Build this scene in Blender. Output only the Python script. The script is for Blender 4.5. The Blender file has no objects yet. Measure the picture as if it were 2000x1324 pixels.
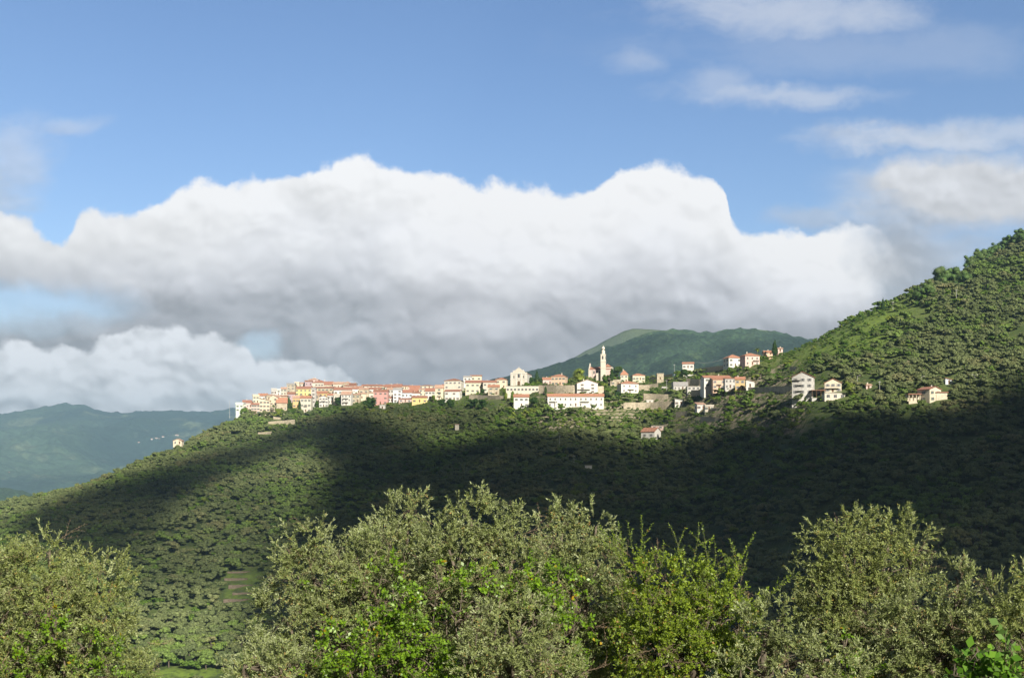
import bpy, math, random
import numpy as np
from mathutils import Vector, Matrix
random.seed(7)
rng = np.random.default_rng(7)
R = math.radians
scene = bpy.context.scene
COL = scene.collection
F = 2222.0        # focal length in pixels of a 2000 px wide frame
HOR = 900.0       # pixel row of the horizon

# ------------------------------------------------------------------ camera, world, sun, exposure
cd = bpy.data.cameras.new('camera')
cam = bpy.data.objects.new('camera', cd); COL.objects.link(cam)
cam.location = (0, 0, 0); cam.rotation_euler = (R(90), 0, 0)
cd.sensor_width = 36; cd.lens = 36 * F / 2000
cd.shift_y = (HOR - 662) / 2000
cd.clip_start = 0.5; cd.clip_end = 40000
scene.camera = cam
SUN_EL = 32.0
SUN_AZ = 156.0    # clockwise from +Y: behind the camera, to the right
sdir = Vector((math.sin(R(SUN_AZ)) * math.cos(R(SUN_EL)), math.cos(R(SUN_AZ)) * math.cos(R(SUN_EL)), math.sin(R(SUN_EL))))
sl = bpy.data.lights.new('sun', 'SUN'); sl.energy = 5.0; sl.angle = R(0.53); sl.color = (1.0, 0.93, 0.80)
so = bpy.data.objects.new('sun', sl); COL.objects.link(so)
so.rotation_euler = sdir.to_track_quat('Z', 'Y').to_euler()
scene.view_settings.view_transform = 'Standard'
scene.view_settings.look = 'None'
scene.view_settings.gamma = 1
scene.view_settings.exposure = 0.9
EXPK = 2 ** -0.9
SKY = 0.10

class N:
    """socket wrapper so node graphs can be written as expressions"""
    def __init__(s, t, k): s.t = t; s.k = k
    def _m(s, op, *o, clamp=False):
        n = s.t.nodes.new('ShaderNodeMath'); n.operation = op; n.use_clamp = clamp
        for i, v in enumerate((s,) + o):
            if isinstance(v, N): s.t.links.new(v.k, n.inputs[i])
            else: n.inputs[i].default_value = v
        return N(s.t, n.outputs[0])
    def __add__(s, o): return s._m('ADD', o)
    def __radd__(s, o): return s._m('ADD', o)
    def __sub__(s, o): return s._m('SUBTRACT', o)
    def __rsub__(s, o): return (s * -1.0) + o
    def __mul__(s, o): return s._m('MULTIPLY', o)
    def __rmul__(s, o): return s._m('MULTIPLY', o)
    def __truediv__(s, o): return s._m('DIVIDE', o)
    def pow(s, o): return s._m('POWER', o)
    def max(s, o): return s._m('MAXIMUM', o)
    def min(s, o): return s._m('MINIMUM', o)
    def abs(s): return s._m('ABSOLUTE')
    def sqrt(s): return s._m('SQRT')
    def clamp(s): return s._m('ADD', 0.0, clamp=True)
    def ss(s, a, b, lo=0.0, hi=1.0):
        n = s.t.nodes.new('ShaderNodeMapRange'); n.interpolation_type = 'SMOOTHSTEP'
        s.t.links.new(s.k, n.inputs[0])
        for i, v in enumerate((a, b, lo, hi)): n.inputs[1 + i].default_value = v
        return N(s.t, n.outputs[0])

def comb(t, x, y, z=0.0):
    n = t.nodes.new('ShaderNodeCombineXYZ')
    for i, v in enumerate((x, y, z)):
        if isinstance(v, N): t.links.new(v.k, n.inputs[i])
        else: n.inputs[i].default_value = v
    return N(t, n.outputs[0])

def noise(t, vec, scale, detail=4.0, rough=0.5, dist=0.0, want='Fac'):
    n = t.nodes.new('ShaderNodeTexNoise'); n.inputs['Scale'].default_value = scale
    n.inputs['Detail'].default_value = detail; n.inputs['Roughness'].default_value = rough
    n.inputs['Distortion'].default_value = dist
    if vec is not None: t.links.new(vec.k, n.inputs['Vector'])
    return N(t, n.outputs[want])

def sep(t, v):
    n = t.nodes.new('ShaderNodeSeparateXYZ'); t.links.new(v.k, n.inputs[0])
    return [N(t, n.outputs[i]) for i in range(3)]

def mixc(t, fac, a, b):
    n = t.nodes.new('ShaderNodeMix'); n.data_type = 'RGBA'
    for idx, v in ((0, fac), (6, a), (7, b)):
        if isinstance(v, N): t.links.new(v.k, n.inputs[idx])
        elif isinstance(v, (tuple, list)): n.inputs[idx].default_value = tuple(v)[:3] + (1,)
        else: n.inputs[idx].default_value = v
    return N(t, n.outputs[2])

def curve(t, x, pts, lo, hi):
    """piecewise smooth y(x) through pts given in world units; x input as N"""
    n = t.nodes.new('ShaderNodeFloatCurve'); c = n.mapping.curves[0]
    n.mapping.use_clip = False
    q = [((a - lo) / (hi - lo), b) for a, b in pts]
    c.points[0].location = q[0]; c.points[1].location = q[-1]
    for a, b in q[1:-1]: c.points.new(a, b)
    n.mapping.update()
    xx = ((x - lo) * (1.0 / (hi - lo))).clamp()
    t.links.new(xx.k, n.inputs['Value']); n.inputs['Factor'].default_value = 1.0
    return N(t, n.outputs[0])

def big_(t, P): return noise(t, P, 3.0, 3, .5)

def build_world():
    w = bpy.data.worlds.new('World'); scene.world = w; w.use_nodes = True
    t = w.node_tree; t.nodes.clear()
    out = t.nodes.new('ShaderNodeOutputWorld'); bg = t.nodes.new('ShaderNodeBackground')
    t.links.new(bg.outputs[0], out.inputs[0]); bg.inputs[1].default_value = SKY
    sky = t.nodes.new('ShaderNodeTexSky'); sky.sky_type = 'NISHITA'; sky.sun_disc = False
    sky.sun_elevation = R(SUN_EL); sky.sun_rotation = R(SUN_AZ)
    sky.air_density = 1.0; sky.dust_density = 0.6; sky.ozone_density = 1.6; sky.altitude = 300
    tc = t.nodes.new('ShaderNodeTexCoord')
    x, y, z = sep(t, N(t, tc.outputs['Generated']))
    yy = y.max(0.06)
    u = (x / yy) * (F / 1000) + 1.0          # thousands of pixels, u to the right
    v = (z / yy) * (-F / 1000) + HOR / 1000  # v downwards
    P = comb(t, u, v, 0.37)
    # domain warps (big, medium, fine)
    w1 = sep(t, noise(t, P, 4.5, 3, .5, want='Color'))
    w2 = sep(t, noise(t, P, 16, 5, .62, want='Color'))
    wu = u + (w1[0] - .5) * .05 + (w2[0] - .5) * .055
    wv = v + (w1[1] - .5) * .05 + (w2[1] - .5) * .05
    Q = comb(t, wu, wv, .9)
    bil = noise(t, Q, 9, 6, .55)             # billows
    bil2 = noise(t, comb(t, wu - .012, wv + .016, .9), 9, 6, .55)
    relief = (bil - bil2)
    big = noise(t, comb(t, u, v * 1.5, 3.1), 2.6, 3, .5)
    streak = noise(t, comb(t, u * 1.3 + w1[0] * .25 + v * .8, v * 3.0 + w1[1] * .3, 5.3), 4.2, 8, .62)
    # ---- main cumulus bank
    TOP = [(-.6,.30),(-.2,.36),(0,.42),(.05,.43),(.09,.450),(.125,.458),(.16,.415),(.24,.42),(.30,.388),(.36,.356),(.385,.342),(.46,.352),(.54,.348),
           (.60,.328),(.65,.302),(.71,.300),(.76,.316),(.80,.335),(.86,.340),(.92,.352),(.98,.343),(1.05,.352),(1.085,.368),(1.13,.362),(1.18,.343),
           (1.25,.326),(1.31,.320),(1.36,.335),(1.395,.352),(1.415,.375),(1.43,.43),(1.48,.455),(1.52,.452),(1.57,.438),(1.64,.434),(1.70,.445),(1.80,.50),(2.1,.60),(2.6,.70)]
    su = u + (w1[0] - .5) * .03 + (w2[0] - .5) * .016; sv = v + (w1[1] - .5) * .03 + (w2[1] - .5) * .016
    top = curve(t, su, TOP, -.6, 2.6)
    puff = noise(t, comb(t, su, sv, 1.7), 22, 7, .6)
    ve = t.nodes.new('ShaderNodeTexVoronoi'); ve.feature = 'SMOOTH_F1'; ve.inputs['Smoothness'].default_value = .4; ve.inputs['Scale'].default_value = 17.0
    t.links.new(comb(t, su, sv, 4.4).k, ve.inputs['Vector']); pfe = N(t, ve.outputs['Distance'])
    dA = sv - top + (bil - .5) * .04 + (puff - .5) * .05 + (pfe - .55) * .030
    aA = dA.ss(-.002, .018)
    def blob(cu, cv, ru, rv, a=.4, b=1.25, uu=wu, vv=wv):
        d = (((uu - cu) * (1 / ru)).pow(2.0) + ((vv - cv) * (1 / rv)).pow(2.0)).sqrt()
        return d.ss(a, b, 1.0, 0.0)
    gap = blob(.0, .60, .27, .055).max(blob(.505, .678, .04, .035) * .6).max(blob(-.3, .62, .3, .06))
    aA = aA * (1.0 - gap * .72) * (su + (bil - .5) * .22 + (big_(t, P) - .5) * .1).ss(1.62, 1.79, 1.0, 0.0)
    veil = (blob(1.72, .60, .17, .20, .35, 1.25) * .85).max(blob(1.56, .66, .5, .11, .5, 1.2))
    # shading of the main bank: white crown, grey belly
    sm = curve(t, u, [(-.6,.33),(0,.41),(.12,.43),(.3,.38),(.5,.34),(.7,.31),(.95,.345),(1.1,.355),(1.3,.335),(1.5,.44),(1.8,.48),(2.6,.5)], -.6, 2.6)
    base = curve(t, u, [(-.6,.62),(0,.58),(.3,.60),(.6,.64),(.9,.68),(1.2,.65),(1.5,.64),(1.75,.66),(2.6,.66)], -.6, 2.6)
    lowf = noise(t, comb(t, u, v * 1.25, 3.1), 3.4, 4, .5)
    midf = noise(t, comb(t, u + (w1[0] - .5) * .08, v * 1.15 + (w1[1] - .5) * .08, 2.2), 11, 6, .55)
    m2 = noise(t, comb(t, u + (w1[0] - .5) * .08 - .010, v * 1.15 + (w1[1] - .5) * .08 + .014, 2.2), 11, 6, .55)
    def puffs(dx, dy):
        h = None
        for sc_, am in ((7.0, 1.0), (15.0, .55), (33.0, .30)):
            n_ = t.nodes.new('ShaderNodeTexVoronoi'); n_.feature = 'SMOOTH_F1'; n_.inputs['Smoothness'].default_value = .55; n_.inputs['Scale'].default_value = sc_
            vv_ = comb(t, u + (w1[0] - .5) * .10 + (w2[0] - .5) * .035 + dx, (v + (w1[1] - .5) * .10 + (w2[1] - .5) * .035 + dy) * 1.25, sc_)
            t.links.new(vv_.k, n_.inputs['Vector']); q_ = N(t, n_.outputs['Distance']) * am; h = q_ if h is None else h + q_
        return h
    pf = puffs(0.0, 0.0); relief = (puffs(.007, -.013) - pf) * 1.0 + (midf - m2) * .35
    dep = ((v - sm) / (base - sm).max(.05)).clamp()
    edge = dA.ss(.0, .09, 0.0, 1.0)
    dep = (dep + (lowf - .5) * .62 + (midf - .5) * .12 + (pf - .95) * .12).clamp()
    lum = curve(t, dep, [(0,.97),(.25,.95),(.45,.92),(.62,.84),(.78,.69),(.9,.55),(1,.48)], 0, 1)
    lum = lum + relief * .34
    lum = lum + (1.0 - edge) * .10
    lum = lum + blob(1.42, .612, .30, .045, .2, 1.2) * .15 + blob(.70, .655, .09, .018, .2, 1.3) * .16 + blob(1.62, .53, .16, .10, .1, 1.3) * .10
    lum = lum - blob(.80, .60, .26, .05, .1, 1.3) * .06 - blob(1.24, .598, .13, .018, .1, 1.4) * .09 - blob(.60, .37, .055, .022, .1, 1.4) * .13
    lum = lum + blob(1.0, .44, .30, .12, .1, 1.3) * .10 + blob(1.33, .42, .12, .10, .1, 1.3) * .08
    left = u.ss(.05, .45, 1.0, 0.0)
    lum = (lum * (1.0 - left * .14)).max(.30).min(1.03)
    warm = dep.ss(.2, 1.0)
    cA = mixc(t, warm, (1.0, 1.0, 1.01), (.95, .965, 1.03))
    # ---- lower left cumulus in front
    T2 = [(-.6,.64),(0,.664),(.15,.668),(.20,.652),(.30,.640),(.38,.640),(.45,.655),(.485,.685),(.50,.712),(.56,.700),(.64,.704),(.69,.722),(.73,.76),(.80,.85),(1.0,.95),(2.6,1.2)]
    top2 = curve(t, su, T2, -.6, 2.6)
    d2 = sv - top2 + (bil - .5) * .03 + (puff - .5) * .035 + (pfe - .55) * .04
    a2 = d2.ss(.0, .015)
    dep2 = (d2 * 6.0 + (lowf - .5) * .5 + (midf - .5) * .3 + (pf - .95) * .6).clamp()
    lum2 = curve(t, dep2, [(0,.98),(.3,.95),(.6,.88),(.85,.78),(1,.72)], 0, 1) + relief * .8
    lum2 = lum2 + blob(.25, .775, .09, .018, .2, 1.3) * .18 + blob(.05, .77, .08, .025, .2, 1.3) * .18
    lum2 = lum2.max(.4).min(1.02)
    # ---- cloud on the right and thin wisps
    rag = (streak - .5) * 3.2
    def wisp(cu, cv, ru, rv, k, hard=1.0):
        d = (((wu - cu) * (1 / ru)).pow(2.0) + ((wv - cv) * (1 / rv)).pow(2.0)).sqrt() + rag * .55 * hard
        return d.ss(.1, 1.25, k, 0.0)
    aC = wisp(1.92, .372, .29, .080, 1.5, .28).max(wisp(2.2, .37, .35, .10, 1.5, .3)).max(wisp(1.80, .355, .15, .05, 1.4, .3)).clamp()
    aC = aC.max(wisp(1.84, .275, .22, .035, .65)).max(wisp(1.95, .262, .2, .03, .5))
    aD = wisp(1.53, .02, .30, .07, .6).max(wisp(1.54, .188, .24, .030, .55)).max(wisp(1.40, .165, .08, .055, .35)).max(wisp(1.66, .27, .10, .036, .55))
    aD = aD.max(wisp(1.25, .12, .07, .03, .3)).max(wisp(.03, .31, .10, .085, .5)).max(wisp(.14, .247, .08, .022, .4)).max(wisp(-.08, .38, .16, .08, .8))
    aD = aD.max(wisp(1.58, .425, .08, .025, .5)).max(wisp(.10, .63, .16, .03, .6)).max(wisp(1.80, .48, .22, .12, .7)).max(wisp(1.0, -.5, .9, .12, .6)).max(wisp(-.6, .1, .4, .1, .6)).max(wisp(2.9, .2, .5, .2, .8))
    aD = aD.max(wisp(1.7, .10, .5, .06, .2))
    lumC = (wv * -1.0 + 1.10 + relief * .4).max(.55).min(.86)
    skyc = N(t, sky.outputs[0])
    hs = t.nodes.new('ShaderNodeHueSaturation'); t.links.new(skyc.k, hs.inputs['Color'])
    hs.inputs['Saturation'].default_value = 1.12; hs.inputs['Value'].default_value = SKYV
    hs.inputs['Hue'].default_value = .5
    col = N(t, hs.outputs[0])
    tn = t.nodes.new('ShaderNodeVectorMath'); tn.operation = 'MULTIPLY'; t.links.new(col.k, tn.inputs[0]); tn.inputs[1].default_value = (1.02, .975, 1.03); col = N(t, tn.outputs[0])
    def grey(l, tint):
        n = t.nodes.new('ShaderNodeVectorMath'); n.operation = 'SCALE'
        if isinstance(tint, N): t.links.new(tint.k, n.inputs[0])
        else: n.inputs[0].default_value = tint
        t.links.new((l * (EXPK / SKY)).k, n.inputs['Scale']); return N(t, n.outputs[0])
    col = mixc(t, aD, col, grey(lumC * .95, (.93, .97, 1.06)))
    col = mixc(t, aC, col, grey(lumC, (.96, .98, 1.03)))
    col = mixc(t, veil, col, grey(lumC * .9, (.93, .97, 1.04)))
    col = mixc(t, aA, col, grey(lum, cA))
    col = mixc(t, a2, col, grey(lum2, (.97, .99, 1.03)))
    # overhead and behind the viewer: sky darkened as a cloud deck to cut the ambient light
    deck = noise(t, comb(t, x * 3, y * 3, z * 4), 1.6, 5, .55)
    back = (y * -1.0).ss(-.45, .05).max(z.ss(.48, .75))
    col = mixc(t, back, col, grey(deck * .12 + .03, (.90, .97, 1.08)))
    t.links.new(col.k, bg.inputs[0])
    w.cycles.sampling_method = 'MANUAL'; w.cycles.sample_map_resolution = 512
SKYV = 0.76
build_world()
cy = scene.cycles
cy.max_bounces = 5; cy.diffuse_bounces = 2; cy.glossy_bounces = 2; cy.transmission_bounces = 3
cy.volume_bounces = 0; cy.transparent_max_bounces = 12
cy.use_denoising = True; cy.sample_clamp_indirect = 3

# ------------------------------------------------------------------ generic helpers
def tag(o, label=None, cat=None, group=None, kind=None):
    if label: o['label'] = label
    if cat: o['category'] = cat
    if group: o['group'] = group
    if kind: o['kind'] = kind
    return o

def empty(name, loc, rz=0.0):
    o = bpy.data.objects.new(name, None); COL.objects.link(o)
    o.location = loc; o.rotation_euler = (0, 0, rz); o.empty_display_size = 1
    return o

def W(px, py, Y):
    return Vector(((px - 1000) / F * Y, Y, (HOR - py) / F * Y))

def mesh_arrays(name, verts, quads, mats, midx=None, smooth=False):
    me = bpy.data.meshes.new(name)
    verts = np.asarray(verts, np.float32); quads = np.asarray(quads, np.int32)
    me.vertices.add(len(verts)); me.vertices.foreach_set('co', verts.ravel())
    k = quads.shape[1]
    me.loops.add(quads.size); me.loops.foreach_set('vertex_index', quads.ravel())
    me.polygons.add(len(quads)); me.polygons.foreach_set('loop_start', np.arange(0, quads.size, k, dtype=np.int32))
    for m in mats: me.materials.append(m)
    if midx is not None: me.polygons.foreach_set('material_index', np.asarray(midx, np.int32))
    if smooth: me.polygons.foreach_set('use_smooth', np.ones(len(quads), bool))
    me.update(calc_edges=True); me.validate()
    return me

def link(name, me, parent=None, loc=None):
    o = bpy.data.objects.new(name, me); COL.objects.link(o)
    if parent: o.parent = parent
    if loc is not None: o.location = loc
    return o

class MB:
    """collects boxes, prisms, lathes, tubes; builds ONE mesh"""
    def __init__(s): s.v = []; s.f = []; s.m = []
    def add(s, vs, fs, m=0):
        b = len(s.v); s.v += [tuple(p) for p in vs]
        for f in fs: s.f.append([b + i for i in f]); s.m.append(m)
    def box(s, x0, x1, y0, y1, z0, z1, m=0, M=None):
        vs = [(x0,y0,z0),(x1,y0,z0),(x1,y1,z0),(x0,y1,z0),(x0,y0,z1),(x1,y0,z1),(x1,y1,z1),(x0,y1,z1)]
        if M is not None: vs = [M @ Vector(p) for p in vs]
        s.add(vs, [(0,3,2,1),(4,5,6,7),(0,1,5,4),(1,2,6,5),(2,3,7,6),(3,0,4,7)], m)
    def prism(s, pts, y0, y1, m=0):
        """polygon in xz (counter clockwise seen from -y) extruded along y"""
        n = len(pts)
        vs = [(x, y0, z) for x, z in pts] + [(x, y1, z) for x, z in pts]
        fs = [tuple(range(n)), tuple(range(2*n-1, n-1, -1))]
        for i in range(n):
            j = (i + 1) % n; fs.append((i, i + n, j + n, j))
        s.add(vs, fs, m)
    def lathe(s, prof, n=12, cx=0, cy=0, m=0, ph=0.0):
        vs = []; fs = []
        for r, z in prof:
            for i in range(n):
                a = ph + 2 * math.pi * i / n; vs.append((cx + r * math.cos(a), cy + r * math.sin(a), z))
        for k in range(len(prof) - 1):
            for i in range(n):
                j = (i + 1) % n; fs.append((k*n+i, k*n+j, (k+1)*n+j, (k+1)*n+i))
        fs.append(tuple(range(n-1, -1, -1))); fs.append(tuple(range((len(prof)-1)*n, len(prof)*n)))
        s.add(vs, fs, m)
    def tube(s, pts, rad, n=5, m=0):
        pts = [Vector(p) for p in pts]; rings = []
        for i, p in enumerate(pts):
            d = (pts[min(i+1, len(pts)-1)] - pts[max(i-1, 0)]).normalized()
            a = d.orthogonal().normalized(); b = d.cross(a)
            r = rad[i] if isinstance(rad, (list, tuple)) else rad
            rings.append([p + (a * math.cos(2*math.pi*k/n) + b * math.sin(2*math.pi*k/n)) * r for k in range(n)])
        vs = [q for r_ in rings for q in r_]; fs = []
        for i in range(len(pts) - 1):
            for k in range(n):
                j = (k + 1) % n; fs.append((i*n+k, i*n+j, (i+1)*n+j, (i+1)*n+k))
        fs.append(tuple(range(n-1,-1,-1))); fs.append(tuple(range((len(pts)-1)*n, len(pts)*n)))
        s.add(vs, fs, m)
    def mesh(s, name, mats, smooth=False):
        me = bpy.data.meshes.new(name); me.from_pydata(s.v, [], s.f)
        for m in (mats if isinstance(mats, (list, tuple)) else [mats]): me.materials.append(m)
        me.polygons.foreach_set('material_index', s.m)
        if smooth: me.polygons.foreach_set('use_smooth', [True] * len(s.f))
        me.update(); return me
    def build(s, name, mats, parent=None, smooth=False, loc=None):
        return link(name, s.mesh(name, mats, smooth), parent, loc)

# ------------------------------------------------------------------ numpy noise
def lattice(seed): return np.random.default_rng(seed).random((256, 256))
_L = {}
def vnoise(x, y, seed=0):
    if seed not in _L: _L[seed] = lattice(seed)
    L = _L[seed]
    xi = np.floor(x).astype(int); yi = np.floor(y).astype(int)
    fx = x - xi; fy = y - yi; fx = fx*fx*fx*(fx*(fx*6-15)+10); fy = fy*fy*fy*(fy*(fy*6-15)+10)
    a = L[xi & 255, yi & 255]; b = L[(xi+1) & 255, yi & 255]; c = L[xi & 255, (yi+1) & 255]; d = L[(xi+1) & 255, (yi+1) & 255]
    return (a*(1-fx)+b*fx)*(1-fy) + (c*(1-fx)+d*fx)*fy
def fbm(x, y, seed=0, o=4, g=.5):
    s = 0; a = 1; t = 0
    for i in range(o):
        s = s + a * vnoise(x * 2**i + 13.7*i, y * 2**i + 7.1*i, seed + i); t += a; a *= g
    return s / t
def ridged(x, y, seed=0, o=5):
    s = 0; a = 1; t = 0
    for i in range(o):
        s = s + a * (1 - np.abs(2 * vnoise(x * 2**i + 3.3*i, y * 2**i + 9.1*i, seed + i) - 1)); t += a; a *= .5
    return s / t
def sstep(x, a, b):
    t = np.clip((x - a) / (b - a), 0, 1); return t*t*(3-2*t)

# ------------------------------------------------------------------ the shape of the land
KN = {
 -300: [(350,1500),(450,1290),(550,1150),(680,1075),(740,1065)],
 0:    [(350,1400),(430,1250),(520,1110),(620,1030),(720,992)],
 100:  [(350,1400),(430,1250),(520,1110),(620,1015),(740,968)],
 200:  [(350,1400),(420,1270),(520,1115),(620,1015),(740,955),(800,938)],
 300:  [(350,1390),(410,1280),(510,1120),(620,1015),(730,945),(820,905),(850,897)],
 400:  [(350,1380),(400,1295),(500,1150),(620,1020),(740,935),(850,875),(930,842)],
 480:  [(350,1380),(400,1290),(500,1140),(620,1000),(760,915),(880,860),(980,817),(1050,802)],
 600:  [(350,1370),(400,1285),(500,1130),(620,990),(760,905),(900,845),(1000,806),(1100,773),(1150,764)],
 800:  [(350,1370),(400,1285),(500,1130),(620,990),(760,885),(900,820),(1000,790),(1080,770),(1120,765)],
 950:  [(350,1370),(400,1285),(500,1120),(620,980),(740,885),(860,812),(940,775),(1000,757),(1040,753)],
 1100: [(350,1370),(400,1280),(500,1110),(600,980),(700,880),(800,800),(880,758),(950,747),(1000,744)],
 1275: [(350,1370),(400,1270),(500,1110),(600,970),(700,882),(740,855),(800,812),(870,767),(940,746),(990,742)],
 1350: [(350,1370),(400,1260),(500,1100),(600,950),(680,872),(740,822),(800,777),(860,742),(900,727),(930,723)],
 1430: [(350,1360),(400,1250),(480,1110),(600,905),(680,820),(730,762),(770,724),(820,712),(850,709)],
 1580: [(350,1320),(430,1130),(520,930),(580,815),(605,784),(660,725),(740,682),(790,672)],
 1700: [(350,1280),(420,1100),(500,920),(570,805),(620,735),(700,660),(760,620),(800,606)],
 1820: [(350,1260),(400,1100),(480,925),(550,808),(600,745),(680,660),(760,575),(800,550)],
 2000: [(350,1200),(400,1060),(480,890),(550,790),(640,680),(740,565),(820,490),(880,452)],
 2300: [(350,1150),(400,1010),(480,840),(560,700),(680,560),(800,450),(900,380),(950,360)],
}
DG = np.arange(40, 1604, 4.0)
PK = np.array(sorted(KN)); 
def _zcol(k):
    pts = KN[k]; d = np.array([p[0] for p in pts], float); z = np.array([(HOR - p[1]) / F * p[0] for p in pts])
    dd = np.concatenate([[40, 60, 120, 200, 265, 300], d, [d[-1] + 40, d[-1] + 150, d[-1] + 400, 2000]])
    zz = np.concatenate([[-9.7, -13.7, -36, -70, -94, -98 + (z[0] + 80) * .5], z, [z[-1] - 3, z[-1] - 40, z[-1] - 150, -170]])
    return np.interp(DG, dd, zz)
ZK = np.array([_zcol(k) for k in PK])
PG = np.arange(-300, 2301, 10.0)
def _blur(a, n, ax):
    k = np.hanning(2*n+3)[1:-1]; k /= k.sum()
    pad = [(n, n) if i == ax else (0, 0) for i in range(2)]
    ap = np.pad(a, pad, mode='edge')
    return np.apply_along_axis(lambda r: np.convolve(r, k, 'valid'), ax, ap)
ZG = np.array([np.interp(PG, PK, ZK[:, j]) for j in range(len(DG))]).T   # [px, d]
ZG = _blur(_blur(ZG, 6, 0), 4, 1)
_PY = np.minimum.accumulate(np.where(DG[None, :] > 300, HOR - ZG / DG[None, :] * F, 1e4), axis=1)
def seen_row(X, Y):
    Yc = np.clip(Y, 40, 1599); a = np.clip((1000 + X / Yc * F + 300) / 10, 0, len(PG) - 1).round().astype(int); b = np.clip((Yc - 40) / 4, 0, len(DG) - 1).round().astype(int)
    return _PY[a, b]
def gz(X, Y):
    """ground height at world X, Y (numpy friendly)"""
    X = np.asarray(X, float); Y = np.asarray(Y, float)
    Yc = np.clip(Y, 40, 1599); px = np.clip(1000 + X / Yc * F, -300, 2299.9)
    a = (px + 300) / 10; b = (Yc - 40) / 4
    ai = np.floor(a).astype(int); bi = np.floor(b).astype(int); fa = a - ai; fb = b - bi
    ai1 = np.minimum(ai + 1, len(PG) - 1); bi1 = np.minimum(bi + 1, len(DG) - 1)
    z = (ZG[ai, bi]*(1-fa)+ZG[ai1, bi]*fa)*(1-fb) + (ZG[ai, bi1]*(1-fa)+ZG[ai1, bi1]*fa)*fb
    z = z + (fbm(X / 60, Y / 60, 3, 3) - .5) * 5 * sstep(Y, 300, 420) * (1 - .6 * sstep(Y, 820, 950))
    near = -1.7 - .2 * Y
    return np.where(Y < 40, near, z)
def land_Y(px, py, lo=360, hi=1250):
    """distance at which the ground is first seen at pixel px, py"""
    Y = np.arange(lo, hi, 2.0); X = (px - 1000) / F * Y
    yy = HOR - gz(X, Y) / Y * F
    k = np.argmax(yy <= py)
    if yy[k] <= py: return float(Y[k])
    j = int(np.argmin(yy)); return float(Y[j]) + (float(yy[j]) - py) * 2.5

# ------------------------------------------------------------------ materials
def mat(name):
    m = bpy.data.materials.new(name); m.use_nodes = True; t = m.node_tree
    b = t.nodes['Principled BSDF']; b.inputs['Roughness'].default_value = .85
    b.inputs['Specular IOR Level'].default_value = .25
    return m, t, b
def geo(t, k):
    g = t.nodes.new('ShaderNodeNewGeometry'); return N(t, g.outputs[k])
def objc(t):
    g = t.nodes.new('ShaderNodeTexCoord'); return N(t, g.outputs['Object'])
def bump(t, b, h, strength, dist):
    n = t.nodes.new('ShaderNodeBump'); n.inputs['Strength'].default_value = strength; n.inputs['Distance'].default_value = dist
    t.links.new(h.k, n.inputs['Height']); t.links.new(n.outputs[0], b.inputs['Normal'])

def m_ground():
    m, t, b = mat('hillside_ground')
    p = geo(t, 'Position'); nz = sep(t, geo(t, 'True Normal'))[2]
    n1 = noise(t, p, .05, 5, .6); n2 = noise(t, p, .4, 5, .65); n3 = noise(t, p, 2.2, 4, .6)
    g = mixc(t, n1.ss(.42, .62), (.050, .075, .020), (.088, .118, .032))
    g = mixc(t, n2.ss(.55, .72), g, (.16, .135, .085))
    def at_(nm_):
        q = t.nodes.new('ShaderNodeAttribute'); q.attribute_name = nm_; return N(t, q.outputs['Fac'])
    g = mixc(t, at_('meadow') * n2.ss(.3, .6), g, mixc(t, n3, (.10, .17, .020), (.17, .23, .04)))
    vz = at_('village')
    g = mixc(t, vz * n1.ss(.5, .6) * .25, g, (.19, .17, .10))
    st = mixc(t, n3.ss(.3, .7), (.15, .13, .09), (.36, .31, .23))
    c = mixc(t, (nz + (n2 - .5) * .2 - vz * .08).ss(.50, .62), st, g)
    t.links.new(c.k, b.inputs['Base Color']); bump(t, b, n3, .8, .4); return m
M_GROUND = m_ground()

def m_mount(name, c1, c2, c3, s, soft=.75):
    m, t, b = mat(name); p = geo(t, 'Position')
    n1 = noise(t, p, s, 6, .6, .4); n2 = noise(t, p, s * 7, 6, .68); n3 = noise(t, p, s * 60, 5, .7)
    c = mixc(t, n1.ss(.40, .60), c1, c2); c = mixc(t, n2.ss(.52, .68), c, c3)
    c = mixc(t, n3.ss(.38, .62) * soft, c, tuple(k * .3 for k in c1))
    t.links.new(c.k, b.inputs['Base Color']); bump(t, b, n3, 1.0, 12.0); return m

def m_leaf(name, a, bcol, under, trans=.25, var=.5, yellow=None, rough=.5, spec=.4):
    m, t, b = mat(name)
    isl = geo(t, 'Random Per Island'); bf = geo(t, 'Backfacing'); p = geo(t, 'Position')
    c = mixc(t, isl, a, bcol)
    big = noise(t, p, 1.5, 3, .5)
    if yellow:
        c = mixc(t, (isl * 17.3)._m('FRACT').ss(.90, .93) * big.ss(.45, .6), c, yellow)
    c = mixc(t, bf, c, under)
    hs = t.nodes.new('ShaderNodeHueSaturation'); t.links.new(c.k, hs.inputs['Color'])
    t.links.new((big * var + (1 - var * .5)).k, hs.inputs['Value']); c = N(t, hs.outputs[0])
    t.links.new(c.k, b.inputs['Base Color']); b.inputs['Roughness'].default_value = rough
    b.inputs['Specular IOR Level'].default_value = spec
    tr = t.nodes.new('ShaderNodeBsdfTranslucent'); t.links.new(c.k, tr.inputs[0])
    mx = t.nodes.new('ShaderNodeMixShader'); mx.inputs[0].default_value = trans
    t.links.new(b.outputs[0], mx.inputs[1]); t.links.new(tr.outputs[0], mx.inputs[2])
    t.links.new(mx.outputs[0], t.nodes['Material Output'].inputs[0]); return m

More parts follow.
